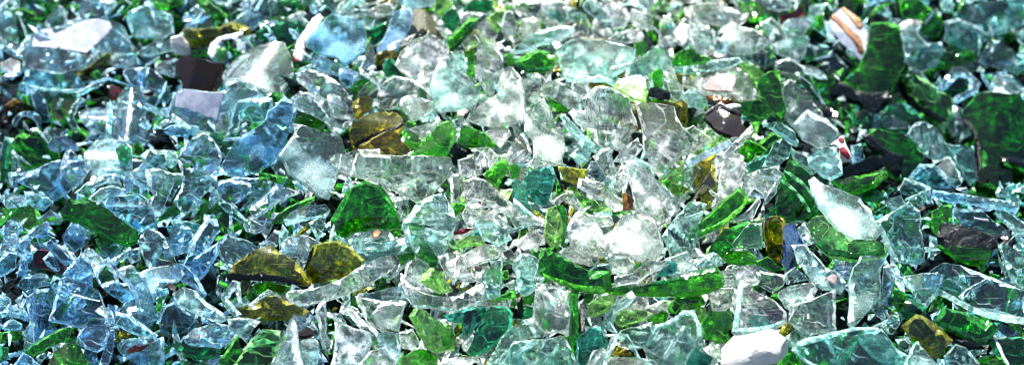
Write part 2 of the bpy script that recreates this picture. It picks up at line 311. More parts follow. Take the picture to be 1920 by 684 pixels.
c|z5 f.2|-20,290 60,290 80,310 60,360 0,450 -40,430|clear bluish blade left of the smoky ragged shard
B|z7 t7 b6,60 f.3|285,240 370,110 440,60 530,0 545,-60 640,-140 690,-110 680,20 640,150 600,210 530,270 430,305 330,300 290,270|big pale blue thick walled shard reaching up right, left of centre
e|z2 f.1|180,60 280,50 370,60 350,130 300,190 250,110|dark teal shard right of the tall clear arch
c|z4 t4 b3,0 f.15|260,360 360,345 440,360 450,390 380,470 300,460|dim oval shard under the pale bar
b|z5 t4 f.3|250,340 360,310 560,310 565,340 420,345 270,370|thin pale bar lying under the big pale blue shard
q|z6 t5 f.25|260,390 290,440 360,490 420,550 410,590 340,540 270,470 245,400|slender aqua strip bending down right of the smoky shard
c|z7 t6 f.2|440,495 520,430 595,355 630,430 580,480 480,550 460,540|small clear brick shaped shard with raised ends
c|z6 f.25|610,380 650,365 725,395 700,410 640,430 600,460|clear chip right of the clear brick shaped shard
c|z6 f.3|405,580 430,540 500,570 545,600 470,625 420,610|small milky chip at the end of the slender aqua strip
g|z4 t4|480,300 560,295 640,310 700,340 720,390 640,360 580,340|dark green strip behind the big pale blue shard
g|z5 t5|545,580 600,520 700,460 810,420 800,450 700,520 620,580|dark green blade under the green white splinter
q|z7 t6|632,540 670,500 780,460 870,450 900,480 880,510 740,550 650,570|pale green prism splinter lying right of the dark green blade
c|z7 t5 f.5|610,190 640,150 700,60 690,10 740,15 860,60 960,95 990,180 935,290 930,350 895,440 850,430 780,370 660,290|large frosted triangular shard tapering downward, left of centre
q|z5 f.3|680,330 720,330 775,390 745,405 710,370|small aqua chip left of the frosted triangle tip
c|z6 f.3|895,180 950,170 1010,200 1060,240 1020,300 960,280 900,220|clear chip at the left tip of the great flat pane
o|z5 t4|700,640 800,550 830,530 790,600 730,650|olive sliver between green blade and deep green sheet
q|z6 t4 f.2|780,560 850,520 880,530 860,620 840,660 800,600|grey aqua shard left of the deep green speckled sheet
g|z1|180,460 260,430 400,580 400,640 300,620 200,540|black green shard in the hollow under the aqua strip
b|z7 t6 f.2|110,684 220,560 275,565 290,625 230,700 170,820 60,850 100,760|clear glass block prism with parallel edges, left
b|z6 t5|0,660 60,580 100,590 150,650 80,720 -40,760 -30,700|clear prism with white outlines left of the glass block prism
q|z4|0,560 60,555 180,590 150,640 80,590 20,590|aqua pane edge above the glass block prism
m|z5 f.15 t4|270,684 320,615 440,660 500,700 480,780 390,800 300,780|dim grey blue pane right of the glass block prism
c|z7 b3,0 f.3|620,684 660,650 750,630 820,660 850,684 800,750 740,870 700,850 640,780|milky clear shard between the striped bottle piece and the olive chunk
c|z3|505,684 590,600 635,640 600,700|small clear peak left of the milky clear shard
b|z3|360,500 470,450 540,400 550,350 560,330 450,350 440,430|dim teal pane under the thin pale bar
@2,1
o|z5 f.25|100,130 220,60 330,40 340,100 400,150 380,190 240,185 160,140|beige fluted shard below the amber curved shard
g|z5 t4|330,45 370,30 450,100 420,150 360,110|green wedge right of the amber shard's edge
g|z8 t5|380,190 450,110 530,20 570,-10 620,-10 650,50 635,110 590,190 480,190|bright green tilted square shard above the great flat pane
c|z4 f.35|370,40 480,10 560,-10 540,20 450,100 400,60|frosted clear shard between the green wedge and the tilted square
k|z2|590,190 620,120 700,150 740,180 680,200 640,260|black gap shard right of the tilted green square
g|z4 t5|640,130 670,40 700,20 800,60 865,130 800,150 680,150|dark green bar beneath the large frosted white pane
q|z3|620,0 660,-20 675,20 665,50 640,30|aqua sliver between the tilted square and the frosted pane
c|z6 f.2|715,150 830,145 880,190 860,240 820,215 770,170|thin clear curve right of the black gap shard
c|z5 f.2|800,50 850,30 940,35 950,60 890,140 840,100|clear drop shaped chip under the large frosted pane
c|z10 t6 f.12|70,280 100,175 250,185 500,190 620,200 638,240 560,370 490,460 440,455 300,385 180,330 65,300|great flat clear pane with thick white edges, centre left
c|z11 t4 f.15|65,290 95,180 150,175 215,190 218,240 205,295 140,310|small square clear piece standing on the left end of the great pane
c|z9 t4 f.2|-10,265 0,180 90,155 220,150 222,185 110,180 75,290|pale upper edge piece behind the small square clear piece
G|z7 t6 f.12|20,400 60,365 130,335 220,360 300,470 330,560 340,600 250,610 100,620 20,660 -30,640 -70,560|deep green speckled sheet below the great flat pane
k|z5|660,230 690,195 730,215 750,280 710,290 670,270|dark middle shard inside the small clear horseshoe
c|z9 t5 f.15|660,215 740,185 795,220 795,300 760,310 735,295 680,320 665,290|small clear horseshoe shaped block right of the great pane
c|z6 t5|612,300 650,280 668,300 665,440 620,445|narrow upright clear prism right of the great pane tip
g|z6 t4|795,300 880,230 920,215 945,270 900,330 880,380 820,340|bright green tilted shard right of the clear horseshoe
c|z9 t6 b4,40 f.25|670,330 730,300 800,320 900,400 960,460 950,540 870,500 790,440 700,430|long ridged clear shard sloping down right of the horseshoe
q|z10 t6 b9,0 f.3 r|345,570 400,500 440,440 560,385 600,400 650,540 630,640 560,780 460,760 420,720 380,650|pale blue threaded bottle neck with spiral rings
c|z6 t5|310,455 355,432 385,470 385,560 340,560 330,500|small clear peg left of the threaded bottle neck
q|z9 t5 b3,0 f.2|30,660 120,620 190,590 270,610 300,650 270,684 180,700 60,720|jellybean shaped aqua chip with amber swirl
=stain_amber|170,630 200,595 225,620 210,650 180,660
g|z6|615,460 690,445 700,480 660,520 630,500|green shard right of the threaded bottle neck
c|z8 t5 f.3|670,510 700,460 770,450 860,540 900,580 850,640 760,600 690,560|clear ragged shard right of the threaded bottle neck
r|z7|640,620 700,600 770,600 690,632 645,636|dark red strip under the clear ragged shard
l|z7 t4|620,665 700,630 780,640 820,610 780,684 640,690|light green reeded strip below the dark red strip
q|z9 t4 f.3|745,550 850,545 900,590 960,640 880,684 790,650|pale aqua chip on the mid white rubble
g|z4|260,610 330,600 330,640 290,650|bright green edge chip below the deep green speckled sheet
m|z7 b3,0 f.15|270,700 330,640 380,640 420,720 250,760 100,850 60,760 160,730|grey clear curved strip under the jellybean chip
@3,1
g|z4|-10,240 20,222 55,260 45,300 0,320|green corner chip left of the teal sea coloured pane
c|z7 f.3|0,210 5,100 60,60 110,170 60,220 40,230|spiky clear chip fan left of the tall frosted shard
c|z4 f.25|70,240 160,180 230,230 220,250 110,240|clear chip below the tall frosted shard
b|z5 f.3|330,190 380,150 450,190 430,225 380,245|lilac clear chip right of the tall frosted shard
q|z6|380,110 420,80 470,130 440,190 390,150|aqua crushed chip left of the fluted wall foot
c|z6 t4 f.2|275,0 330,-10 420,80 390,110|clear pale green strip above the aqua crushed chip
Q|z9 t4 f.15|65,310 90,270 220,245 248,300 235,350 190,470 150,460 100,410 75,370|teal sea coloured pane with a pale blue rim, centre
k|z8 t5|235,250 258,250 295,385 285,395 265,330|thin black upright edge right of the teal sea coloured pane
g|z6|235,420 250,310 285,390 275,410|green sliver behind the thin black edge
Q|z8 t4 f.2|0,440 0,320 50,330 90,380 85,450 130,520 60,500|teal shard with a white rim left of the teal sea pane
y|z9 t5|250,250 420,265 410,300 375,360 290,330|yellow olive roof shaped shard, centre
m|z6 t4|405,290 440,210 500,230 520,310 490,330|dark green grey pane right of the yellow olive shard
c|z8 t5 f.3|450,200 500,155 550,150 585,290 570,320 520,310|tall clear shard foot below the fluted bottle wall
c|z9 t5 f.3|575,210 640,140 710,85 740,140 690,200 620,220|clear fractured wedge below the fluted bottle wall
c|z9 t5 f.25|380,370 390,315 470,330 520,360 540,410 500,440|clear rounded slab below the yellow olive shard
c|z8 f.2|550,370 600,300 640,280 650,310 590,390|small clear prism left of the broad clear blade
q|z7 f.3|500,350 560,300 580,330 540,370|aqua chip above the clear rounded slab
c|z9 t4 f.45|640,220 690,205 800,290 810,360 900,420 930,500 900,530 840,440 870,560 830,580 740,510 700,480 660,310|broad clear blade of layered glass under the kite shaped pane
c|z10 t5 f.35|730,240 800,320 880,440 930,520 960,500 900,400 820,330|bright rib running down the broad clear blade
a|z10 t5|640,400 655,392 690,440 698,495 645,495|small upright amber brown chip, centre
l|z6 t4 f.2|300,360 360,360 380,400 470,440 510,480 440,495 330,410|pale yellow shard left of the clear rounded slab
c|z9 t3 f.25|220,450 310,390 345,390 420,500 400,505 325,430 260,470|open white framed triangle below the yellow olive shard
c|z8 t5 f.4|510,390 560,385 620,430 640,490 580,500 530,450|frosted shard left of the amber brown chip
l|z10 t5 f.3|180,650 195,490 250,470 280,500 290,640 260,690 220,684|upright light green slab with a dark green edge, centre
=edge_green|250,475 285,475 308,520 310,600 295,680 280,690 290,560
c|z10 t10 b8,40 f.45|490,600 560,580 620,500 700,500 800,520 835,600 850,650 800,720 700,740 560,730 540,680|large white crystalline lump with inner cracks, centre
c|z9 t8 b6,0 f.3|310,640 360,590 430,560 480,610 520,680 480,740 380,760 320,710|smaller grey crystalline lump left of the large white lump
c|z7 f.3|330,540 420,510 560,510 580,560 480,590 380,570|clear rubble sliver above the crystalline lumps
q|z7 f.25|470,510 560,500 570,520 480,530|teal sliver left of the large white lump
c|z8 t4 f.4|0,440 80,500 180,570 180,600 80,580 0,540|frosted shard fan at the left of the light green slab
c|z9 t4 f.4|0,684 60,640 130,600 180,650 180,684 60,720|bright white facet left of the light green slab
q|z10 t4 f.3|850,640 880,590 960,500 1000,450 1060,450 1100,460 1060,580 1040,700 1000,760 900,760|pale mint pane standing beside the large white lump
l|z4 f.2|820,330 900,270 960,240 1000,300 960,400 900,400|pale green pane right of the kite shaped pane
@4,1
c|z8 t4 f.12|0,200 0,50 60,20 170,100 130,140 60,180|clear pentagon with a dark middle right of the kite shaped pane
b|z10 t5|20,215 270,90 290,120 150,190 40,243|bright blue white bar sloping up right
c|z11 t4 f.2|205,200 290,110 400,0 415,35 340,130 240,210|clear glass rod crossing over the blue white bar
o|z8 t5 b3,60 f.15|55,380 90,240 150,210 190,190 160,270 110,350 70,385|glossy olive oval shard under the blue white bar
k|z6|65,440 120,340 180,260 200,340 160,390 90,430|dark brown speckled shard beside the glossy olive oval
y|z5|95,500 130,400 190,380 210,240 190,200 180,320 200,400 150,490|yellow olive glow behind the dark brown speckled shard
c|z8 t4 f.4|200,400 215,230 280,180 345,200 350,280 310,380 260,430 210,410|frosted clear shard right of the glossy olive oval
q|z7 f.25|0,360 0,245 80,250 88,265 50,360 60,400|pale clear shard with an icy rim left of the glossy olive oval
g|z5|310,180 350,95 430,130 480,170 400,190 370,240|emerald chip field right of the glass rod
g|z4|400,140 500,60 560,90 500,140 450,180|bright green shard below the sparkling upright green one
Q|z6|350,240 370,230 480,180 440,250 380,290|dark teal facet left of the dark ribbed green neck
q|z6 f.2|450,250 520,110 560,90 620,130 600,200 540,250|aqua veined pane above the dark ribbed green neck
q|z8 t5 f.2|480,0 560,0 640,60 665,110 660,135 620,120 560,70|aqua shard with light edge left of the big clear slab
c|z8 t6 b4,60 f.35|620,20 700,-60 810,-10 870,50 880,80 820,150 760,155 670,110|big clear rumpled slab beside a red spotted scrap
W|z9 t2|830,130 870,100 880,85 905,85 920,130 935,160 950,200 940,225 900,230 880,190 880,150|white scrap with dark red spots, right of centre
=red|872,100 885,88 905,92 910,115 890,118
=red|880,150 905,140 930,165 945,195 930,215 905,195 885,175
q|z8 t4 f.35|700,200 760,160 850,135 880,180 900,280 840,310 790,300 710,240|frosted teal triangular pane below the red spotted scrap
c|z9 t4 f.3|365,300 430,270 550,250 545,310 520,400 480,400 400,350|pale clear winged shard left of the dark ribbed green neck
c|z10 t5 f.3|350,310 380,300 480,390 460,410 400,370 350,440 330,400|crumpled white shard above the long light green bars
c|z8 t3 f.15|440,684 440,500 460,430 545,310 530,400 460,470 450,684|thin clear wedge blade with a white line, right of the green bars
G|z8 t8 b6,40 r|545,330 590,210 640,220 740,330 760,450 790,510 700,540 560,555 515,500 530,390|dark green ribbed bottle neck with pale arc lines
=rib|565,272 600,282 680,340 742,420 775,495 760,497 725,425 665,353 590,294
=rib|552,322 600,350 670,420 722,505 706,508 655,432 590,364 548,338
k|z9 t4 f.1|800,320 850,290 960,240 1080,190 1120,200 1140,250 960,320 870,335|black shiny curved top edge of the green boat shaped shard
g|z8 t6|830,335 960,310 1130,250 1150,280 1080,350 980,390 900,395|green boat shaped shard under its black shiny edge
c|z11 t6 b4,50 f.5|705,310 740,295 800,340 940,400 1000,420 1060,480 1120,600 1080,650 960,655 880,620 760,470 720,380|large sparkling clear teardrop shard with a pitted right end
g|z11 t8|50,670 60,600 160,520 350,370 388,420 360,490 240,580 130,640|long light green bar with a brilliant green edge
=edge_lime|52,665 130,636 240,577 358,488 386,422 368,425 343,470 240,543 130,600 56,636
G|z10 t7|160,684 240,600 370,530 380,570 300,684 220,740 130,740|dark speckled green bar under the long light green bar
l|z9 t4 f.15|280,684 380,560 440,530 450,700 300,720|pale green pane right of the two green bars
l|z9 t7 b5,30 f.2|695,560 740,515 790,515 870,600 960,655 1080,655 1140,690 1120,740 980,770 820,750 740,680|light green crescent bowl under the sparkling teardrop
=edge_dark|700,565 740,678 820,747 980,767 1118,738 1128,712 980,738 840,712 770,655 722,570
o|z7 b4,0|455,540 540,530 565,580 560,700 540,790 480,760 450,650|olive striped curved shard left of the cobalt speckled chip
B2|z8 t4 f.1|565,590 620,585 660,650 680,690 600,850 550,800 560,680|cobalt blue speckled chip behind clear glass
c|z8 t4 f.25|640,600 680,560 700,600 720,684 690,690 650,640|small clear chip between the cobalt chip and the green crescent
c|z6 t4 f.3|150,480 190,420 240,400 250,430 160,500|clear sliver left end of the long light green bar
c|z8 t3 f.2|145,390 160,380 200,410 190,425|tiny clear rod above the long light green bar
c|z9 t4 f.3|270,550 350,510 440,410 450,450 400,540 300,560|broken white flakes right of the long light green bar
q|z3|610,140 700,190 760,280 740,300 640,220|dim teal pane behind the dark ribbed green neck
@5,1
G|z6 t6 b4,60|100,30 250,60 340,100 400,180 380,240 320,310 250,320 200,280 140,150|dark green round pane with a black broken edge, right
k|z7 t5|45,80 80,60 170,140 270,190 270,280 230,310 180,260 150,190 80,150|black jagged broken edge across the dark green round pane
b|z5 f.15|0,130 50,120 70,200 60,230 0,230|dim lavender pane left of the black jagged edge
c|z8 t5 b5,100 f.25 r|330,65 370,0 430,10 500,60 550,130 540,190 480,215 420,190 380,140|clear screw threaded lip of a bottle, right
c|z6 f.15|460,250 550,190 620,320 600,370 520,330|dim clear pane with crossing pale edges below the threaded lip
b|z5 f.15|320,330 380,250 460,240 500,300 560,340 560,380 440,370|deep blue clear shard below the threaded lip
q|z5 f.15|500,100 560,120 690,130 695,330 660,360 620,300 560,180|teal pane left of the black rimmed green sheet
c|z6 f.3|580,380 640,370 655,400 620,400|bright chip under the teal pane at the right
b|z8 t4 f.12|430,420 440,370 600,395 760,425 935,455 935,490 900,510 700,470 540,445|long straight pale blue strip, right side
c|z7 f.3|810,400 830,360 885,405 870,425 820,420|small aqua white cube chip at the right edge
c|z7 f.4|925,400 940,370 965,365 965,410|white chip at the right border
c|z5 b3,0 f.15|250,390 290,330 400,360 430,380 330,430 270,410|dim clear ring shaped shard above the cracked clear pane
e|z5|40,400 140,380 160,430 100,450 40,430|sea green chip left of the dim ring shaped shard
e|z6 t5|100,520 190,460 210,480 120,528|aqua green step shaped chip left of the cracked clear pane
c|z8 t4 f.25|150,450 270,410 300,470 240,500 200,470|clear chip with a pale frame above the cracked clear pane
c|z7 t3 f.15|300,430 440,370 390,470 340,500|clear pointed triangle above the cracked clear pane
c|z8 t5 f.3|130,560 200,520 320,450 385,500 380,600 400,720 410,790 330,800 250,790 190,690|cracked clear pane with a bluish window, right of the teardrop
g|z5|440,500 500,460 560,460 560,560 490,570 470,640 440,600|dim green shard left of the grey sheet with a white dash
m|z6 t4 f.25|565,520 580,485 720,490 860,600 870,630 760,620 610,580|grey lavender sheet with a short white dash
=paint|675,535 755,545 762,562 680,552
c|z7 t5 f.25|780,510 830,470 960,560 1000,600 1000,640 960,640 880,600|clear long shard at the right border with pale core
k|z8 t7|468,650 490,565 560,570 700,605 810,640 815,700 760,720 620,710 480,700|black serrated bottle rim with a toothed top, right
g|z7 t5 b5,0|480,690 560,690 700,705 780,715 770,770 720,800 620,780 540,740|green glowing glass under the black serrated rim
@0,2
r|z5 t6|185,60 210,38 275,45 370,130 370,160 330,175 250,150 185,130|dark maroon red block in the lower left
b|z7 t4 f.2|250,100 290,55 320,90 350,160 330,170 270,135|clear chip covering the right of the maroon block
b|z6 t5 f.2|240,0 290,-20 420,95 400,110 370,130 300,60|long clear pale blue splinter above the maroon block
b|z7 t4|355,170 420,95 450,60 500,80 530,150 530,235 490,230|blue clear pyramid shard in the lower left
c|z8 t5 b6,50 f.2|450,60 480,-10 560,60 620,110 665,190 655,215 600,100 550,160 570,220 540,190 500,90|clear curved claw with a hot white glint, lower left
c|z7 t3|610,100 700,50 790,20 795,90 740,120 720,80 630,120|open clear frame shaped splinter, lower left
b|z6 t5 f.25|275,430 340,200 460,215 560,260 620,400 570,470 420,460|wide clear slab with a thin diagonal crease, lower left
=seam|340,270 440,290 565,320 560,328 420,300
b|z6 t6 b6,90 f.15 r|150,320 170,280 260,248 310,260 330,340 280,430 300,500 190,560 175,440|blue clear curved block with inner folds, lower left
c|z8 b3,0|530,370 570,330 630,370 645,430 610,440 580,400|small knotted clear ring at the end of the wide clear slab
b|z7 t4 f.25|560,230 640,210 740,230 800,280 780,310 700,340 640,300|flat pale blue shard right of the wide clear slab
c|z9 t6 f.35|690,170 760,130 820,180 860,280 890,440 840,470 815,440 780,300|long upright frosted clear finger, lower left
c|z8 t6 b4,30 f.4|770,150 850,120 960,110 1050,160 1000,200 900,200 870,300 820,220|thick bent clear arm joining the frosted finger
m|z5 f.3|600,440 720,340 800,330 830,420 820,450 740,430 660,400|grey clear shard left of the frosted finger
q|z7 t5 f.15|640,380 720,400 820,470 885,515 870,535 800,520 700,490 630,460|aqua wedge pointing right beneath the frosted finger
r|z7 t3|700,590 760,568 830,562 780,600 710,612|deep crimson sliver set in a pale blue shell
b|z6 t5 b6,0 f.3|650,590 680,540 760,530 830,560 890,520 905,600 880,684 760,684 700,640|pale blue shell shaped shard around the crimson sliver
o|z4|640,480 740,510 720,530 680,540 650,560|dark olive glow under the aqua wedge
g|z8 t6|135,605 180,570 330,480 400,462 415,480 400,530 300,570 190,635|long deep green bar in the bottom left corner
g|z6 t5|260,690 300,600 400,540 470,580 510,684|bright green veined pane in the bottom left corner
b|z7 f.15|435,520 450,480 590,450 615,490 600,560 550,600 480,580|rounded blue clear shard right of the long deep green bar
b|z6 t4|560,684 600,560 630,470 650,480 640,600 610,684|clear thin pane right of the rounded blue shard
b|z5 f.15|460,590 540,600 560,684 500,684|deep blue clear chip at the bottom edge
b|z5 f.15|70,684 130,610 180,640 230,684|blue clear chip at the bottom left border
c|z5 t4 f.1|125,590 130,500 160,440 180,450 190,560 150,600|thin curved clear pane left of the folded blue block
c|z7 f.3|200,640 250,610 265,630 230,670|tiny bright chip under the long deep green bar
b|z6 t4|20,380 60,340 150,380 168,410 150,440 60,410|clear short bar by the left border, lower
q|z7 b3,0 f.25|10,470 60,430 125,455 110,485 30,490|pale mint oval chip by the left border
c|z7 t4 b4,0|-10,300 40,280 68,330 40,345 0,330|rounded clear end at the left border
g|z3|0,500 100,490 130,500 110,540 20,560|dark green shade shard under the mint oval chip
e|z4|0,560 50,580 40,640 0,660|green chip at the left border near the bottom
k|z5 t4|0,250 60,200 120,180 100,220 20,280|navy and green dark blade at the left border
b|z5|130,60 155,90 160,140 120,200 100,160 110,100|pale blue oval at the left above the dark blade
m|z5 t5 b4,0|100,250 110,200 190,165 250,170 260,215 180,250|dim blue curved jar piece left of the maroon block
b|z5 t4|0,100 50,50 100,60 100,140 40,180 0,200|dim blue pane at the left border, lower half
q|z3|540,-20 640,0 700,40 620,80 560,40|deep teal chip left of the clear frame splinter
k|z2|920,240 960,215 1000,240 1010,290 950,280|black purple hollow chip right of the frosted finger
m|z6 b4,0 f.3|890,440 930,360 980,340 1090,400 1100,440 1040,500 960,520 900,510|grey frosted shell right of the frosted finger
@1,2
c|z8 t6 b3,0 f.3|0,280 50,240 120,260 190,330 280,390 285,430 230,440 130,400 30,340|clear cut glass piece with violet shadow, lower left of centre
b|z7 t5 f.25|0,120 60,110 130,170 190,280 180,300 120,250 60,205 0,200|clear bent block above the cut glass piece
b|z8 t5 f.2|80,170 130,80 250,0 275,-30 260,60 190,170 150,210|clear plate with a long bright edge above the cut glass piece
k|z3|150,210 200,160 260,200 250,260 210,290 170,260|dark violet shadowed chip beneath the clear plate
c|z8 t4 f.2|260,300 330,210 370,220 395,340 380,345 350,260 300,310 390,400 350,415 280,350|clear broken chair shaped piece, left of the olive shards
O|z9 t7 b5,165|305,180 350,110 440,50 540,0 600,40 700,100 760,180 770,235 600,205 450,195 320,200|olive brown curved bottle piece with blue striped sheen
=rim|303,180 320,165 450,170 600,180 700,205 780,240 690,228 580,208 450,203 320,205
y|z9 t6|740,200 750,130 790,20 860,0 940,-10 1000,20 1080,100 1070,130 960,200 860,230 790,238|big olive gold chunk with rough facets
=edge_black|735,170 775,50 800,15 790,80 755,150
O|z5 t5 b5,170|360,350 470,345 520,290 600,280 660,330 780,380 740,410 640,430 500,435 400,415|dark olive sunken shard with crossing lines
g|z4|470,220 560,210 680,230 660,280 560,270 470,280|green glow between the two olive shards
c|z7 t3 f.25|440,340 480,310 550,255 600,270 670,300 660,310 580,275 500,310 470,350|thin white curve over the dark olive sunken shard
c|z6 f.3|330,320 420,300 460,330 400,350 360,345|pale lens left of the dark olive sunken shard
o|z6 f.3|360,200 455,200 430,290 370,290|honey coloured fluted piece below the striped olive shard
c|z11 t6 b5,20 f.35|662,300 680,260 800,250 960,200 1100,110 1240,60 1265,95 1250,150 1120,230 960,300 800,335 690,330|long curved clear rim piece like a smile, lower centre left
y|z8 t3|880,300 1000,290 1100,250 1140,250 1080,280 960,300|thin golden line under the smile shaped rim piece
b|z7 t4 f.25|80,530 130,470 250,440 330,450 340,540 280,580 100,560|pale blue lens shard at the bottom left of centre
e|z6 t5|0,560 80,560 280,590 260,640 160,650 60,610|dark emerald sliver under the pale blue lens shard
c|z7 t4 f.25|320,440 430,430 500,450 460,500 420,560 340,500|pale clear chip above the mossy green pane
l|z7 t5 f.15|400,620 450,540 520,480 620,490 620,560 570,700 340,700|mossy speckled green pane at the bottom left of centre
g|z6 t5|270,650 340,560 380,505 400,600 380,684 280,700|green leaf shaped shard left of the mossy pane
c|z9 t5 b4,80 f.15|550,700 600,560 640,490 680,400 700,395 690,430 700,560 700,684|tall curved pane with a bright left rim, bottom
l|z6 f.15|590,684 650,530 700,520 710,684|light green glass behind the tall curved pane
k|z4|700,500 780,460 820,470 810,520 740,530|dark purple brown chip behind the tall curved pane
c|z7 b6,0 f.4|700,590 740,540 800,530 830,560 830,640 800,690 720,684|pale round lump right of the tall curved pane
c|z9 t5 f.4|815,390 850,340 880,340 880,500 910,570 900,630 860,600 840,500|crumpled white upright splinter at bottom
c|z10 t5 f.55|895,684 920,560 935,455 960,450 1120,500 1130,560 1080,684|white frosted block face at the bottom
c|z6 f.3|870,370 960,390 1000,450 950,440 890,400|small clear chip above the white frosted block face
e|z5 t3|60,650 160,660 280,690 60,700|emerald edge at the bottom border, left
c|z5|690,400 740,400 790,430 720,490 690,470|teal clear sparkling chip below the dark olive sunken shard
@2,2
q|z7 t6 b4,0 f.2|80,60 240,20 400,-20 330,60 200,110 120,120|wide teal green bowl wall under the jellybean chip
g|z6|320,75 400,20 430,0 415,80 370,100 340,130|bright green nugget above the smile shaped rim tip
G|z7 t6|415,50 440,0 480,-10 520,40 545,85 540,110 500,115 440,75|dark green block below the threaded bottle neck
c|z10 t5 f.4|355,130 370,105 430,85 490,120 490,200 460,258 350,200|white fan shaped clear piece with ribs
l|z11 t6 f.15|478,205 490,165 530,130 570,160 640,250 635,270 570,280|light green triangular chip on the clear bowl
c|z9 t7 b8,0 f.25|310,160 350,190 400,250 520,290 650,290 780,220 800,270 780,330 650,385 480,360 400,365 350,270|wide clear bowl rim with ribbed lip, lower centre
=edge_clear|352,275 400,345 480,345 650,370 780,318 795,275 798,300 778,328 650,383 482,358 402,362 352,285
m|z6 b4,0 f.15|130,280 240,250 350,220 360,300 250,320 160,300|dim green clear curve left of the wide bowl rim
c|z8 t4 f.3|75,290 250,325 360,320 340,400 310,500 240,490 140,440|flat clear dusty pane below the smile shaped rim
c|z9 t4 f.3|170,400 200,350 260,330 360,330 320,500 200,470|pale violet ribbed shard on the flat dusty pane
c|z8 t4 f.25|20,370 60,360 190,490 215,580 180,580 120,500|clear narrow splinter crossing at the bottom
l|z12 t7 f.1|395,410 430,365 480,375 570,440 650,455 680,510 670,600 560,615 510,600 440,500|smooth light green pentagon shard near the bottom
g|z9 t6 f.1|315,684 325,630 400,590 460,590 545,640 540,684|green rounded shard at the bottom under the pentagon
b|z8 t4 f.4|180,500 310,500 330,590 320,684 220,600|pale lavender shard left of the green rounded shard
c|z9 t4 f.4|100,684 170,600 260,570 310,640 310,690|white sparkling facet at the bottom left of the green rounded shard
c|z8 f.4|320,500 400,480 440,560 400,600 330,590|sparkling white rubble chip left of the pentagon
Q|z7 t5|575,410 660,380 780,350 830,360 780,450 740,500 690,540 680,450 600,440|deep blue teal shard right of the pentagon
E|z9 t5 f.1|690,600 680,560 740,500 790,440 840,350 930,350 960,380 965,480 830,600 720,625|emerald teal shard with a pale chipped left tip
c|z10 t4 f.4|680,570 745,505 750,520 710,600 690,590|pale chipped tip of the emerald teal shard
c|z10 t4 b3,0 f.3|560,684 600,640 740,625 760,650 700,684|rounded clear strip on the bottom border
q|z9 t4 f.25|800,684 860,600 920,500 960,460 1000,480 1010,684|pale streaked pane on the bottom border right of the emerald shard
c|z9 t5 f.3|595,100 640,80 780,10 900,0 960,20 900,60 890,75 700,135 610,130|pale frosted long shard on the white rubble, lower centre
q|z10 t4 f.1|790,170 890,70 893,90 890,300 820,310 800,250|flat aqua pane with a straight right edge
g|z5|900,150 940,140 945,190 900,205|vivid green chip right of the flat aqua pane
g|z6|820,170 880,150 880,220 830,230|green glow inside the flat aqua pane
g|z5 t4|840,320 900,290 965,250 980,300 900,310|green strip right of the flat aqua pane
c|z7 f.3|640,140 690,130 760,210 700,220 640,190|bright white chip above the wide bowl rim
c|z8 t4 f.25|540,70 600,50 640,190 640,230 580,160|clear pale sheet left of the long frosted shard
@3,2
q|z9 t5 b3,0 f.3|0,130 40,55 100,55 150,90 140,180 120,260 60,290 30,250 20,170|lavender aqua shard left of the thick dark green lip
g|z6|60,290 110,280 130,310 110,340 60,320|small green chip under the lavender aqua shard
k|z6 t4|15,310 50,300 62,415 35,420|small black upright chip left of the clear rounded tile
e|z5|60,340 120,360 120,410 70,420|teal chip beside the small black upright chip
G|z12 t9 b4,10|150,90 170,45 200,30 260,60 340,100 430,150 550,158 548,240 520,280 400,275 280,230 180,190 150,160|thick dark green curved bottle lip with a blue glint, lower centre
=edge_lime|180,190 280,235 400,272 520,277 535,245 400,238 290,205 170,163
g|z11 t8 b5,5|520,250 700,235 850,200 960,170 1090,135 1150,130 1190,220 1130,260 1000,290 800,295 560,285|long green curved rim sweeping right from the thick lip
=edge_dark|540,255 700,238 850,203 960,173 1090,138 1148,134 1165,158 1090,168 960,204 850,230 700,258 550,270
c|z11 t5 f.12|120,440 130,270 170,222 240,235 320,270 330,400 320,520 260,500 180,500|clear rounded rectangular tile with a white outline, bottom centre
G|z8 t6|335,270 375,270 378,500 350,700 340,640 320,560|dark green upright strip right of the clear rounded tile
k|z9 t5|380,320 412,320 410,470 385,510|black upright bar with a row of pale dots, bottom centre
l|z6 t4 f.3|415,340 480,300 570,290 560,380 440,420 415,400|pale green soft pane right of the black upright bar
Q|z10 t5 f.15|365,540 440,470 500,460 540,560 500,620 400,700 365,690|teal clear pane with bright aqua rim, bottom centre
q|z11 t5 f.2|500,470 520,400 600,310 660,260 685,290 640,340 580,380 550,440 580,500 520,480|bright aqua bent rim strip, bottom centre
l|z10 t4|560,430 600,375 700,370 790,390 740,430 620,470|moss green eye shaped shard inside the aqua rim
c|z9 t5 f.25|600,340 690,290 770,320 760,370 680,370 610,370|pale clear chip above the moss green eye
q|z10 t4 f.2|580,530 610,490 700,470 790,440 800,520 740,590 680,590|mint clear triangle below the moss green eye
q|z11 t3 f.2|630,510 650,510 720,640 790,680 760,690 700,640|thin aqua stroke descending at the bottom
q|z11 t3 f.2|535,600 560,500 580,505 550,600 500,684 440,684|thin aqua stroke rising at the bottom
o|z5 f.05|550,600 570,560 660,590 690,610 560,620|dark olive gap between two aqua strokes
c|z8 t5 b4,0 f.2|500,684 540,630 700,620 810,640 830,700 520,700|clear bean shaped shard on the bottom border, centre
c|z10 t4 b3,0 f.3|400,684 450,600 500,580 545,610 520,650 460,690|white clear tongue on the bottom border, centre
q|z9 t5 b4,0 f.25|0,684 0,560 80,540 200,530 290,520 340,600 350,690|broad pale dome shaped pane on the bottom border
q|z10 t3 f.3|0,610 140,545 150,550 0,630|pale straight line shard on the broad dome shaped pane
q|z8 t4 f.2|0,480 60,430 100,450 150,530 40,540|clear mint chip left of the clear rounded tile
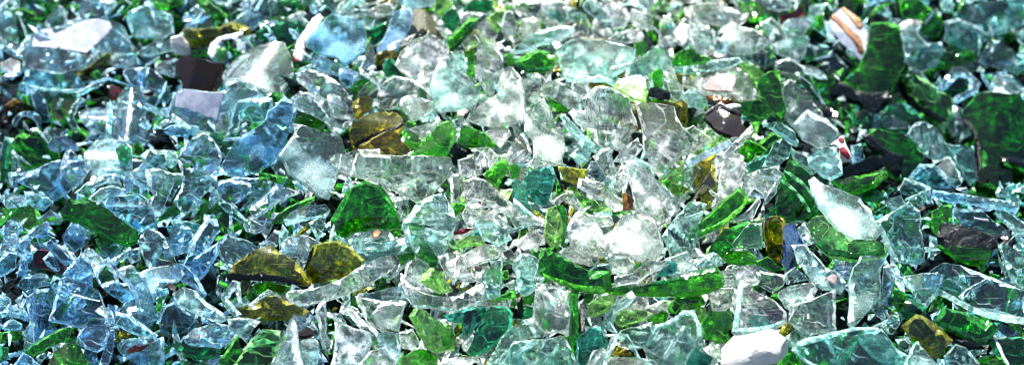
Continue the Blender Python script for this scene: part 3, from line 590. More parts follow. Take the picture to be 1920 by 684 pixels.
q|z11 t4 f.12|740,580 800,460 880,430 960,375 1020,370 1060,460 1065,520 1000,610 940,690 760,690|large clear mint triangle pane with aqua rims, bottom
=edge_aqua|745,578 802,462 882,432 962,377 1018,372 1058,462 1063,518 1044,535 1038,465 1003,397 967,402 892,457 818,482 768,578
q|z12 t3 f.3|835,640 900,540 950,460 960,465 915,560 850,650|straight bright line splinter on the mint triangle pane
c|z9 t5 f.3|570,180 680,160 760,80 880,110 800,150 700,220 580,230|bright white rubble facet above the long green rim
Q|z9 t4 f.2|800,190 830,130 890,85 925,110 920,160 850,185|aqua turquoise wedge above the long green rim
c|z8 t5 f.4|540,60 660,50 700,110 640,180 560,160|white sparkling rubble left of the turquoise wedge
c|z8 t5 f.4|480,30 560,-10 640,-10 640,50 540,70|frosted crystalline chip below the large white lump
c|z7 t4 f.35|260,40 340,0 460,20 500,110 440,120 340,90|clear crushed glass above the thick dark green lip
c|z9 t5 f.35|880,90 940,60 1000,40 1040,90 1020,140 960,160|pale clear shard below the pale mint pane
g|z6|750,430 840,370 870,390 860,450 780,460|green chip between the aqua rims
c|z6 f.3|780,360 850,310 900,320 870,380|clear speckled chip under the long green rim
g|z5|860,330 940,310 980,340 920,400 880,390|dark green shard beneath the long green rim
@4,2
q|z9 t4 b3,0 f.2|85,130 130,80 190,55 225,90 220,125 170,150|mint clear finger at the right tip of the long green rim
g|z7 t5|220,60 280,30 370,30 415,60 410,100 330,110 260,100|dark green oval bump right of the mint clear finger
q|z11 t3|250,35 370,-110 448,-110 448,40 350,30|pale green square pane with a thin bright outline
c|z9 t5 f.25|165,150 330,155 330,190 290,220 190,210|clear block bar right of the long green rim
c|z10 t5 b3,0 f.3|285,150 380,120 430,150 440,200 380,220 325,200|clear rounded cube in the row of clear blocks
c|z9 t5 f.25|430,150 580,180 560,240 500,280 430,240 380,220|clear flat block at the end of the row of blocks
g|z6|390,100 480,70 580,150 500,155 440,130|green and lime shard behind the row of clear blocks
c|z9 t5 f.15|130,280 150,250 290,250 300,280 290,350 220,375 155,375|clear trapezoid chip over green glass
g|z7 t5 b5,0|-40,310 30,270 110,290 130,330 120,350 50,350 -20,340|green curved shard left of the clear trapezoid chip
l|z6 t4|-20,360 60,350 140,350 110,450 60,460 20,400|bright lime green pane below the clear trapezoid chip
g|z7 t6|100,460 160,380 290,360 300,400 270,490 290,540 210,560 110,520|green block with round sparkles behind the white tile
c|z12 t6 f.12|268,490 300,330 315,215 345,208 400,260 500,310 580,380 575,430 480,480 340,498|triangular clear pane with a thick white left edge, lower right
=edge_clear|270,488 302,330 317,217 345,210 347,250 322,430 312,468 375,468 430,460 570,425 572,432 480,478 340,496
Q|z9 f.1|400,490 370,420 420,370 480,420 470,490|blue teal patch glowing through the triangular clear pane
c|z11 t5 f.45|520,285 600,230 720,205 740,240 720,310 640,310 600,370 560,350|white gleaming shard above the vertical reeded piece
c|z12 t6 b4,90 f.2 r|600,430 610,340 720,310 870,240 872,480 840,490 730,510 660,480|clear vertically reeded rectangular bottle piece, lower right
r|z9|722,300 735,265 780,250 790,270 745,300|dark red brown chip peeking above the reeded piece
c|z12 t5 b4,50 f.3|600,0 690,0 740,60 800,130 870,160 915,215 880,285 850,270 780,260 740,230 690,170 640,110|long clear boat shaped shard with a violet stain
=stain|810,190 850,170 870,190 860,235 820,215
c|z9 f.3|580,170 640,130 690,170 720,205 600,230|clear wrinkled shard left of the boat shaped shard
W|z13 t8 b6,20|210,684 212,600 280,530 400,510 500,490 580,540 585,630 530,684 400,720 240,730|bright white chunk of opal glass with a folded rim, bottom
y|z7|540,500 570,440 600,430 615,470 580,525|yellow green pane behind the white opal chunk
c|z8 t4 f.3|580,525 640,480 730,510 720,560 620,580|clear chip right above the white opal chunk
g|z7 t4|540,684 590,560 640,620 700,690|bright green pane right of the white opal chunk
Q|z9 t5 b3,0 f.1|25,684 40,580 80,568 120,600 160,640 150,684|blue teal jagged shard on the bottom border left of the opal chunk
c|z8 t4 f.3|110,590 200,560 215,640 180,645 140,620|pale green chip left of the opal chunk
q|z12 t6 f.15|618,600 650,550 800,510 960,470 1060,470 1120,480 1180,560 1260,620 1320,684 1100,700 760,700 680,660|large clear pane with a thick aqua rim, bottom right
=edge_aqua|622,600 652,553 800,513 960,473 1100,474 1100,490 960,492 820,538 675,577 650,610 705,655 790,695 750,695 682,658
@5,2
c|z12 t5 f.35|-25,440 -20,230 0,130 45,60 150,65 178,100 160,160 158,300 130,330 60,410 0,480|clear hexagonal pane with white bevels, lower right
c|z11 t4 f.25|85,380 158,300 165,140 200,130 235,190 215,260 160,440|clear side pane folded behind the hexagonal pane
g|z7 t4|215,300 230,240 310,290 300,330 250,380 210,330|green mottled shard right of the folded side pane
e|z9 t6 b4,0|260,380 300,305 350,315 410,360 405,390 370,425 290,425|bright emerald wedge with a lit lower edge
c|z8 f.25|155,460 220,400 260,390 265,440 230,500 200,500|clear arrow shaped chip right of the side pane
o|z12 t8|270,470 350,420 390,430 470,490 560,570 470,655 430,640 330,540|olive amber brick shaped shard near the bottom right
c|z13 t5 f.35|280,684 340,550 365,542 400,590 490,684|frosted clear peak in front of the amber brick
c|z11 t4 b4,0 f.3|30,520 150,490 240,580 250,620 200,660 140,650 80,600|clear worn oval pane on the aqua rimmed pane
c|z11 t4 f.15|515,640 580,570 640,590 720,684 520,690|clear grey pane right of the amber brick
c|z7 f.1|240,550 310,530 330,560 310,620 260,590|grey clear chip left of the amber brick
c|z9 t5 f.25|255,180 350,165 480,150 510,180 450,290 400,345 350,300|clear folded shard with sharp glints, lower right
b|z9 b3,0 f.3|380,190 440,155 510,165 490,210 440,240 400,240|violet clear knob on the folded sharp shard
c|z10 t5 f.12|400,180 500,108 600,120 780,190 900,240 980,265 980,440 880,410 740,380 600,320 470,280 400,240|long dark clear shard with a bright lower rim, right
=edge_clear|390,220 500,260 600,320 740,380 960,420 960,460 860,445 720,410 560,330 440,280
q|z9 b3,0 f.3|475,230 520,200 630,260 600,290 500,260|mint wisp inside the long dark clear shard
c|z11 t3 f.2|600,300 640,260 760,195 780,205 660,270 620,320|pale slanting seam on the long dark clear shard
m|z8 t3|800,195 870,180 900,235 840,220|teal tip above the long dark clear shard
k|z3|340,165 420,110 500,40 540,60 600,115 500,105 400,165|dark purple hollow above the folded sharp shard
c|z7 t5 b4,100 f.2|820,0 900,20 980,60 980,240 920,230 870,150 845,60|lavender curved tube wall at the right border
G|z11 t8 b4,20|485,430 530,350 640,380 760,430 820,460 815,490 760,560 720,570 600,520 500,460|deep green thick shard with a row of sparks, lower right
=edge_dark|490,458 602,516 720,566 758,558 815,488 818,470 750,520 715,530 610,485 500,440
k|z10 t6|490,460 600,530 720,575 760,570 750,600 660,600 540,550|black green underside of the deep green thick shard
q|z9 t4 f.25|430,400 520,345 500,420 480,450 440,440|mint clear pane left of the deep green thick shard
e|z6 t5|850,380 960,355 980,440 900,410|emerald chip at the right border
e|z8 t5 f.1|770,550 860,520 980,510 980,700 880,690 800,620|dusky teal green pane in the bottom right corner
=seam|785,530 800,530 880,684 860,690
g|z7 b4,0|690,640 740,615 820,625 870,690 740,700|dark green dome on the bottom border, right
c|z6 f.35|640,600 760,590 770,615 690,635|white clear chip under the deep green thick shard
b|z7 f.2|790,510 840,450 940,500 900,520 820,530|pale blue veil right of the deep green thick shard
g|z6|880,445 960,460 960,500 920,490|small green patch at the right border
c|z9 t3 f.4|240,684 300,640 320,640 270,684|small icy flake on the bottom border beside the peak
"""

# ------------------------------------------------------------------ materials
def new_mat(name):
    m = bpy.data.materials.new(name)
    m.use_nodes = True
    nt = m.node_tree
    nt.nodes.clear()
    return m, nt, nt.nodes, nt.links


def N(nt, t, **kw):
    n = nt.nodes.new(t)
    for k, v in kw.items():
        if k.startswith('_'):
            setattr(n, k[1:], v)
        else:
            n.inputs[k.replace('__', ' ')].default_value = v
    return n


def mathn(nt, op, a, b=None, c=None, clamp=False):
    n = nt.nodes.new('ShaderNodeMath'); n.operation = op; n.use_clamp = clamp
    for i, v in enumerate((a, b, c)):
        if v is None: continue
        if isinstance(v, (int, float)): n.inputs[i].default_value = v
        else: nt.links.new(v, n.inputs[i])
    return n.outputs[0]


def mixs(nt, f, a, b):
    n = nt.nodes.new('ShaderNodeMixShader')
    if isinstance(f, (int, float)): n.inputs[0].default_value = f
    else: nt.links.new(f, n.inputs[0])
    nt.links.new(a, n.inputs[1]); nt.links.new(b, n.inputs[2])
    return n.outputs[0]


def glass_material(name, edge=False):
    """bottle glass: clear tinted body, fresnel gloss, dust and scratches whose amount each shard carries"""
    m, nt, nodes, L = new_mat(name)
    att = N(nt, 'ShaderNodeAttribute', _attribute_name='tint')
    # thicker and thinner places in the glass: deeper and paler colour
    tcx = N(nt, 'ShaderNodeTexCoord')
    tn = N(nt, 'ShaderNodeTexNoise', Scale=34.0, Detail=2.0, Roughness=0.5, Distortion=0.8)
    L.new(tcx.outputs['Object'], tn.inputs['Vector'])
    gm = nt.nodes.new('ShaderNodeGamma')
    L.new(att.outputs['Color'], gm.inputs[0])
    L.new(mathn(nt, 'MAXIMUM', mathn(nt, 'MULTIPLY_ADD', tn.outputs['Fac'], 1.8, 0.05), 0.5), gm.inputs[1])
    tint = gm.outputs[0]; dusty = att.outputs['Alpha']
    tc = N(nt, 'ShaderNodeTexCoord')
    co = tc.outputs['Object']
    # surface waviness
    nz = N(nt, 'ShaderNodeTexNoise', Scale=55.0 if not edge else 160.0, Detail=3.0)
    L.new(co, nz.inputs['Vector'])
    bump = N(nt, 'ShaderNodeBump', Strength=0.35 if not edge else 1.0, Distance=0.0008 if not edge else 0.0016)
    L.new(nz.outputs['Fac'], bump.inputs['Height'])
    nrm = bump.outputs['Normal']
    # glitter grain of dust
    sp = N(nt, 'ShaderNodeTexNoise', Scale=850.0, Detail=1.0)
    L.new(co, sp.inputs['Vector'])
    speck = mathn(nt, 'MULTIPLY_ADD', sp.outputs['Fac'], 9.0, -5.0, clamp=True)
    big = N(nt, 'ShaderNodeTexNoise', Scale=75.0, Detail=3.0, Roughness=0.5)
    L.new(co, big.inputs['Vector'])
    oi = N(nt, 'ShaderNodeObjectInfo')
    L.new(mathn(nt, 'MULTIPLY_ADD', oi.outputs['Random'], 70.0, 22.0), big.inputs['Scale'])
    thr = mathn(nt, 'MULTIPLY_ADD', dusty, -0.58, 0.74)
    bigf = mathn(nt, 'MULTIPLY', mathn(nt, 'SUBTRACT', big.outputs['Fac'], thr), 6.5, clamp=True)
    d1 = mathn(nt, 'MULTIPLY_ADD', bigf, mathn(nt, 'MULTIPLY_ADD', dusty, 0.85, 0.10), mathn(nt, 'MULTIPLY', dusty, 0.04))
    d1b = mathn(nt, 'MULTIPLY_ADD', speck, mathn(nt, 'MULTIPLY', mathn(nt, 'MULTIPLY_ADD', dusty, 1.3, 0.05), mathn(nt, 'MULTIPLY_ADD', bigf, 0.85, 0.15)), d1)
    # hairline cracks and flow lines in the glass
    hn = N(nt, 'ShaderNodeTexNoise', Scale=24.0, Detail=2.0, Roughness=0.4, Distortion=0.6)
    L.new(co, hn.inputs['Vector'])
    hair = mathn(nt, 'MULTIPLY_ADD', mathn(nt, 'ABSOLUTE', mathn(nt, 'SUBTRACT', hn.outputs['Fac'], 0.5)), -130.0, 1.0, clamp=True)
    hn2 = N(nt, 'ShaderNodeTexNoise', Scale=60.0, Detail=0.0)
    L.new(co, hn2.inputs['Vector'])
    hm = mathn(nt, 'MULTIPLY_ADD', hn2.outputs['Fac'], 10.0, -5.4, clamp=True)
    d2 = mathn(nt, 'MULTIPLY_ADD', mathn(nt, 'MULTIPLY', hair, hm), 0.35, d1b)
    # scratches
    mp = nt.nodes.new('ShaderNodeMapping'); L.new(co, mp.inputs[0])
    mp.inputs['Scale'].default_value = (30, 620, 30)
    rz = nt.nodes.new('ShaderNodeCombineXYZ'); L.new(mathn(nt, 'MULTIPLY', oi.outputs['Random'], 6.28), rz.inputs[2])
    L.new(rz.outputs[0], mp.inputs['Rotation'])
    sn = N(nt, 'ShaderNodeTexNoise', Scale=1.0, Detail=1.0); L.new(mp.outputs[0], sn.inputs['Vector'])
    scr = mathn(nt, 'MULTIPLY_ADD', sn.outputs['Fac'], 14.0, -9.2, clamp=True)
    d2 = mathn(nt, 'MULTIPLY_ADD', scr, 0.16, d2)
    fac = mathn(nt, 'MINIMUM', d2, 0.9)
    fr = N(nt, 'ShaderNodeFresnel', IOR=1.5)
    L.new(nrm, fr.inputs['Normal'])
    gl = N(nt, 'ShaderNodeBsdfGlossy', Roughness=0.07 if not edge else 0.12)
    L.new(nrm, gl.inputs['Normal'])
    tr = N(nt, 'ShaderNodeBsdfTransparent')
    L.new(tint, tr.inputs['Color'])
    rf = N(nt, 'ShaderNodeBsdfRefraction', IOR=1.45, Roughness=0.0 if not edge else 0.1)
    L.new(tint, rf.inputs['Color']); L.new(nrm, rf.inputs['Normal'])
    body = mixs(nt, P['refr_face'] if not edge else P['refr_edge'], tr.outputs[0], rf.outputs[0])
    # scattering colour: white dust over the glass's own colour
    mc = nt.nodes.new('ShaderNodeMix'); mc.data_type = 'RGBA'
    mc.inputs[0].default_value = 0.45 if not edge else 0.35
    L.new(tint, mc.inputs[6]); mc.inputs[7].default_value = (0.9, 1.0, 0.975, 1)
    wc = nt.nodes.new('ShaderNodeMix'); wc.data_type = 'RGBA'; wc.blend_type = 'MULTIPLY'
    wc.inputs[0].default_value = 1.0
    L.new(mc.outputs[2], wc.inputs[6]); L.new(tint, wc.inputs[7])
    df = N(nt, 'ShaderNodeBsdfDiffuse'); L.new(wc.outputs[2], df.inputs['Color'])
    tl = N(nt, 'ShaderNodeBsdfTranslucent'); L.new(wc.outputs[2], tl.inputs['Color'])
    sc = mixs(nt, 0.5, df.outputs[0], tl.outputs[0])
    if edge:
        en = N(nt, 'ShaderNodeTexNoise', Scale=230.0, Detail=2.0, Roughness=0.6); L.new(co, en.inputs['Vector'])
        es = mathn(nt, 'MULTIPLY_ADD', mathn(nt, 'MULTIPLY_ADD', en.outputs['Fac'], 4.0, -1.5, clamp=True), 0.52, 0.12)
        f2 = mathn(nt, 'MULTIPLY_ADD', fac, 0.4, es)
    else:
        f2 = fac
    b2 = mixs(nt, f2, body, sc)
    out = N(nt, 'ShaderNodeOutputMaterial')
    L.new(mixs(nt, fr.outputs[0], b2, gl.outputs[0]), out.inputs['Surface'])
    return m


def opaque_material(name, col, rough=0.5, col2=None, scale=120.0, metallic=0.0, bump=0.4, coat=0.0, spec=0.5):
    m, nt, nodes, L = new_mat(name)
    tc = N(nt, 'ShaderNodeTexCoord')
    nz = N(nt, 'ShaderNodeTexNoise', Scale=scale, Detail=6.0, Roughness=0.65)
    L.new(tc.outputs['Object'], nz.inputs['Vector'])
    cr = N(nt, 'ShaderNodeValToRGB')
    cr.color_ramp.elements[0].position = 0.38; cr.color_ramp.elements[1].position = 0.62
    cr.color_ramp.elements[0].color = tuple(col2 or [c * 0.75 for c in col]) + (1,)
    cr.color_ramp.elements[1].color = tuple(col) + (1,)
    L.new(nz.outputs['Fac'], cr.inputs[0])
    bp = N(nt, 'ShaderNodeBump', Strength=bump, Distance=0.0015)
    L.new(nz.outputs['Fac'], bp.inputs['Height'])
    b = N(nt, 'ShaderNodeBsdfPrincipled', Roughness=rough, Metallic=metallic)
    b.inputs['Specular IOR Level'].default_value = spec
    b.inputs['Coat Weight'].default_value = coat
    L.new(cr.outputs[0], b.inputs['Base Color']); L.new(bp.outputs[0], b.inputs['Normal'])
    out = N(nt, 'ShaderNodeOutputMaterial'); L.new(b.outputs[0], out.inputs[0])
    return m


P = dict(refr_face=0.6, refr_edge=0.75, edge_scatter=0.34)
M_FACE = glass_material('bottle_glass')
M_EDGE = glass_material('broken_glass_edge', edge=True)
M_WHITE = opaque_material('white_opal', (0.52, 0.50, 0.48), 0.3, (0.33, 0.33, 0.34), 45, coat=0.3)
M_PAINT = opaque_material('white_print', (0.18, 0.2, 0.26), 0.5, (0.09, 0.11, 0.17), 70)
M_FOIL = opaque_material('crumpled_foil', (0.5, 0.51, 0.55), 0.35, (0.25, 0.25, 0.28), 200, 0.6, 1.0)
M_PAPER = opaque_material('grey_paper', (0.34, 0.40, 0.48), 0.6, (0.2, 0.25, 0.32), 90)
M_BLUE = opaque_material('milky_blue_glass', (0.11, 0.26, 0.46), 0.25, (0.06, 0.18, 0.37), 60, coat=0.2, bump=0.3)
M_COBALT = opaque_material('cobalt_speckle', (0.015, 0.045, 0.15), 0.25, (0.07, 0.12, 0.17), 600, coat=0.4)
M_BLACK = opaque_material('black_glass', (0.002, 0.003, 0.006), 0.2, (0.0005, 0.002, 0.0015), 150, bump=0.8, spec=0.12)
M_BROWN = opaque_material('dark_brown_glass', (0.006, 0.006, 0.010), 0.25, (0.009, 0.006, 0.003), 60, bump=0.3, spec=0.2)
M_SPECK = opaque_material('black_gold_speckle', (0.006, 0.012, 0.012), 0.25, (0.07, 0.07, 0.03), 900, spec=0.4)
M_RED = opaque_material('red_print', (0.12, 0.006, 0.02), 0.4)
M_GOLD = opaque_material('brown_gold_print', (0.12, 0.05, 0.008), 0.35, (0.05, 0.02, 0.01), 500, 0.4)
M_PINK = opaque_material('pink_brown_stain', (0.13, 0.08, 0.08), 0.6, (0.22, 0.19, 0.19), 500)
M_STONE = opaque_material('beige_stone', (0.3, 0.28, 0.24), 0.8)

TINT = {
 'c': (.955, .99, .975), 'b': (.73, .88, .99), 'q': (.76, .96, .94), 'Q': (.18, .62, .56), 'g': (.21, .66, .10),
 'G': (.09, .50, .08), 'l': (.58, .86, .40), 'e': (.06, .46, .22), 'E': (.07, .62, .40), 'o': (.52, .44, .05),
 'O': (.58, .50, .10), 'y': (.58, .56, .05), 'a': (.42, .22, .03), 'k': (.05, .06, .07), 'm': (.48, .60, .64),
 'r': (.36, .03, .05), 'B': (.58, .80, .98), 'B2': (.12, .2, .6), 'R': (.6, .02, .04), 'W': (.9, .92, .95)}
NAME = {'c': 'clear_glass_shard', 'b': 'pale_blue_glass_shard', 'q': 'aqua_glass_shard', 'Q': 'teal_glass_shard',
        'g': 'green_glass_shard', 'G': 'dark_green_glass_shard', 'l': 'light_green_glass_shard',
        'e': 'emerald_glass_shard', 'E': 'emerald_glass_shard', 'o': 'olive_glass_shard', 'O': 'olive_glass_shard',
        'y': 'yellow_olive_glass_shard', 'a': 'amber_glass_shard', 'k': 'black_glass_shard', 'm': 'grey_glass_shard',
        'r': 'red_glass_shard', 'B': 'milky_blue_glass_shard', 'B2': 'cobalt_glass_shard', 'R': 'red_scrap',
        'W': 'white_scrap'}
GROUP = {'c': 'clear glass shards in the heap', 'b': 'pale blue glass shards in the heap', 'q': 'aqua glass shards in the heap',
         'Q': 'teal glass shards in the heap', 'g': 'green glass shards in the heap', 'G': 'dark green glass shards in the heap',
         'l': 'light green glass shards in the heap', 'e': 'emerald glass shards in the heap', 'E': 'emerald glass shards in the heap',
         'o': 'olive and amber glass shards in the heap', 'O': 'olive and amber glass shards in the heap',
         'y': 'olive and amber glass shards in the heap', 'a': 'olive and amber glass shards in the heap',
         'k': 'black glass shards in the heap', 'm': 'grey glass shards in the heap', 'r': 'red glass chips in the heap',
         'W': 'white scraps among the glass'}


def in_poly(x, y, P_):
    c = False
    n = len(P_)
    j = n - 1
    for i in range(n):
        xi, yi = P_[i]; xj, yj = P_[j]
        if (yi > y) != (yj > y) and x < (xj - xi) * (y - yi) / (yj - yi + 1e-12) + xi:
            c = not c
        j = i
    return c


def dist_poly(x, y, P_):
    A = np.asarray(P_); B = np.roll(A, -1, axis=0)
    d = B - A; l2 = (d ** 2).sum(1) + 1e-12
    t = np.clip(((np.array([x, y]) - A) * d).sum(1) / l2, 0, 1)
    q = A + d * t[:, None]
    return float(np.sqrt(((q - np.array([x, y])) ** 2).sum(1).min()))


def area(P_):
    a = 0
    for i in range(len(P_)):
        x0, y0 = P_[i - 1]; x1, y1 = P_[i]
        a += x0 * y1 - x1 * y0
    return a / 2


def smooth_outline(P_):
    out = []; n = len(P_)
    for i in range(n):
        p0, p1, p2, p3 = (np.array(P_[(i + j) % n]) for j in (-1, 0, 1, 2))
        for t in (0, .34, .67):
            q = 0.5 * ((2 * p1) + (-p0 + p2) * t + (2 * p0 - 5 * p1 + 4 * p2 - p3) * t * t + (-p0 + 3 * p1 - 3 * p2 + p3) * t ** 3)
            out.append((float(q[0]), float(q[1])))
    return out


def rough_outline(P_, step, jit, rnd):
    """subdivide an outline and chip it slightly, as glass breaks"""
    out = []; side = []
    for i in range(len(P_)):
        sw = rnd.choice((0.12, 0.2, 0.45, 0.8, 1.1, 1.9)) * rnd.uniform(0.8, 1.2)
        a = P_[i]; b = P_[(i + 1) % len(P_)]
        L_ = math.hypot(b[0] - a[0], b[1] - a[1])
        k = max(1, int(L_ / step))
        nx, ny = (b[1] - a[1]) / (L_ + 1e-9), -(b[0] - a[0]) / (L_ + 1e-9)
        sag = rnd.uniform(-1, 1) * jit * 0.8
        for j in range(k):
            t = j / k
            o = 0 if j == 0 else rnd.uniform(-1, 1) * jit * 0.45 + sag * math.sin(math.pi * t)
            out.append((a[0] + (b[0] - a[0]) * t + nx * o, a[1] + (b[1] - a[1]) * t + ny * o))
            side.append(sw)
    return out, side


def shard_data(poly, th, w, step, shape, rnd, grid=7, rough_step=None, jit=None, round_=False):
    """poly: outline in the shard's own plane (metres). shape(x,y): height of the curved face.
    Returns verts, faces, material index (0 face, 1 broken edge), sharp edges"""
    if area(poly) < 0: poly = poly[::-1]
    if round_: poly = smooth_outline(poly)
    out, side = rough_outline(poly, rough_step or step, jit if jit is not None else step * 0.22, rnd)
    A = abs(area(out)); size = math.sqrt(A)
    w = min(w, 0.13 * size)
    n = len(out)
    pts = list(out)
    # inner ring at the chamfer
    for i in range(n):
        a = out[i - 1]; b = out[(i + 1) % n]
        dx, dy = b[0] - a[0], b[1] - a[1]; l = math.hypot(dx, dy) + 1e-9
        ww = w * rnd.uniform(0.7, 1.35) * side[i]
        q = (out[i][0] - dy / l * ww, out[i][1] + dx / l * ww)
        if in_poly(q[0], q[1], out) and dist_poly(q[0], q[1], out) > 0.7 * ww:
            pts.append(q)
    xs = [p[0] for p in out]; ys = [p[1] for p in out]
    g = max(size / grid, w)
    x = min(xs) + g * 0.5
    row = 0
    while x < max(xs):
        y = min(ys) + g * (0.5 if row % 2 else 0.9)
        while y < max(ys):
            px_, py_ = x + rnd.uniform(-.25, .25) * g, y + rnd.uniform(-.25, .25) * g
            if in_poly(px_, py_, out) and dist_poly(px_, py_, out) > 1.7 * w:
                pts.append((px_, py_))
            y += g
        x += g; row += 1
    r = delaunay_2d_cdt([Vector(p) for p in pts], [], [list(range(n))], 1, 1e-7)
    v2, faces = r[0], [f for f in r[2] if len(f) >= 3]
    src = r[3]
    isb = [any(s < n for s in o) if o else True for o in src]
    nv = len(v2)
    V = []
    drop = [rnd.uniform(0.35, 0.6) * th if b else 0 for b in isb]
    for i, p in enumerate(v2):
        V.append((p.x, p.y, shape(p.x, p.y) - drop[i]))
    for i, p in enumerate(v2):
        h = shape(p.x, p.y)
        V.append((p.x, p.y, h - th + (rnd.uniform(0.05, 0.2) * th if isb[i] else 0)))
    F, MI = [], []
    edge_count = {}
    for f in faces:
        f = list(f)
        e = any(isb[i] for i in f)
        F.append(f); MI.append(1 if e else 0)
        F.append([i + nv for i in reversed(f)]); MI.append(0)
        for a, b in zip(f, f[1:] + f[:1]):
            edge_count[(a, b)] = 1
    for (a, b) in list(edge_count):
        if (b, a) not in edge_count:
            F.append([b, a, a + nv, b + nv]); MI.append(1)
    return V, F, MI


def make_mesh(name, V, F, MI, mats, tint, smooth_faces=True):
    # flat shading keeps the facets of chunky pieces
    me = bpy.data.meshes.new(name)
    me.from_pydata(V, [], F)
    for m in mats: me.materials.append(m)
    me.polygons.foreach_set('material_index', MI)
    me.polygons.foreach_set('use_smooth', [smooth_faces and m != 1 for m in MI])
    at = me.attributes.new('tint', 'FLOAT_COLOR', 'POINT')
    if isinstance(tint[0], (int, float)):
        buf = np.tile(np.array(tint, dtype=np.float32), (len(V), 1))
    else:
        buf = np.array(tint, dtype=np.float32)
    at.data.foreach_set('color', buf.ravel())
    # split the normals where the broken edge begins
    fe = {}
    for i, p in enumerate(me.polygons):
        for k in p.edge_keys: fe.setdefault(k, []).append(MI[i])
    se = me.attributes.new('sharp_edge', 'BOOLEAN', 'EDGE')
    vals = []
    for e in me.edges:
        ms = fe.get(tuple(sorted(e.vertices)), [0])
        vals.append(1 in ms)
    se.data.foreach_set('value', vals)
    me.update()
    return me
SUN_EL, SUN_AZ = math.radians(66), math.radians(-30)   # azimuth from +Y (behind the heap), clockwise
sd = Vector((math.sin(SUN_AZ) * math.cos(SUN_EL), math.cos(SUN_AZ) * math.cos(SUN_EL), math.sin(SUN_EL)))

# ------------------------------------------------------------------ the shards
LAYER = 0.0048


def parse():
    items = []; ox = oy = 0
    for l in TRACE.strip().splitlines():
        l = l.strip()
        if not l: continue
        if l[0] == '@':
            c, r = l[1:].split(','); ox, oy = int(c) * 320, int(r) * 228; continue
        f = l.split('|')
        pts = [(ox + float(a) / 3, oy + float(b) / 3) for a, b in (q.split(',') for q in (f[2] if l[0] != '=' else f[1]).split())]
        if l[0] == '=':
            items[-1]['parts'].append((f[0][1:], pts)); continue
        it = dict(k=f[0], pts=pts, label=f[3], parts=[], z=2, t=None, b=0, ba=0, f=None, rib=False)
        for o in f[1].split():
            if o[0] == 'z': it['z'] = float(o[1:])
            elif o[0] == 't': it['t'] = float(o[1:])
            elif o[0] == 'b': it['b'], it['ba'] = map(float, o[1:].split(','))
            elif o[0] == 'f': it['f'] = float(o[1:])
            elif o == 'r': it['rib'] = True
        items.append(it)
    return items


def special(it):
    l = it['label']; k = it['k']
    if 'bottle neck' in l and ('piece' in l.split('bottle neck')[1][:8] or 'threaded' in l): 
        if not l.split('bottle neck')[0].strip().endswith(('the', 'under', 'on', 'of')): 
            return 'bottle_neck_piece', 'bottle neck'
    if l.startswith(('ridged clear bottle base',)): return 'bottle_base_piece', 'bottle base'
    if l.startswith(('dark green ribbed bottle neck', 'clear screw threaded', 'pale blue threaded')): return 'bottle_neck_piece', 'bottle neck'
    if l.startswith(('thick dark green curved bottle lip', 'black serrated bottle rim', 'long green curved rim', 'long curved clear rim', 'wide clear bowl rim')):
        return 'bottle_rim_piece', 'bottle rim'
    if k == 'W':
        if 'foil' in l.split(' on ')[0]: return 'foil_scrap', 'foil scrap'
        if 'paper' in l: return 'paper_scrap', 'paper scrap'
        if 'stone' in l: return 'stone_chip', 'stone chip'
        if 'opal' in l: return 'opal_glass_chunk', 'glass shard'
        if 'printed bottle piece' in l: return 'printed_bottle_piece', 'bottle piece'
        if 'lug' in l or 'lump' in l or 'cube' in l: return 'white_glass_lump', 'glass shard'
        return 'white_scrap', 'white scrap'
    if k == 'R': return 'red_scrap', 'red scrap'
    return NAME[k], 'glass shard'


PARTMAT = {'paint': M_PAINT, 'stain': M_PINK, 'stripe': M_GOLD, 'rim': M_BLACK, 'red': M_RED, 'stain_amber': M_GOLD,
           'edge_green': None, 'edge_lime': None, 'edge_dark': None, 'edge_aqua': None, 'rib': None, 'seam': M_PAPER, 'edge_black': M_BLACK, 'edge_clear': None}
PARTNAME = {'paint': 'white_print', 'stain': 'stain', 'stripe': 'printed_stripe', 'rim': 'dark_rim', 'red': 'red_spot',
            'stain_amber': 'amber_swirl', 'edge_green': 'thick_edge', 'seam': 'raised_seam', 'edge_black': 'dark_edge',
            'edge_clear': 'thick_edge', 'edge_lime': 'thick_edge', 'edge_dark': 'thick_edge', 'edge_aqua': 'thick_edge', 'rib': 'raised_rib'}


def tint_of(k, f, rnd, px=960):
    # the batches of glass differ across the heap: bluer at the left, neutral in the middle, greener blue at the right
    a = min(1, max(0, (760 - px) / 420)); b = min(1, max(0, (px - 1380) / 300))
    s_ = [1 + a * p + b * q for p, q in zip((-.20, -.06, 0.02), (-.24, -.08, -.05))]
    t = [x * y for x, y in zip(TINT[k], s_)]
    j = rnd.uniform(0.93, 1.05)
    return tuple(min(0.985, c * j * rnd.uniform(0.97, 1.03)) for c in t) + (f,)


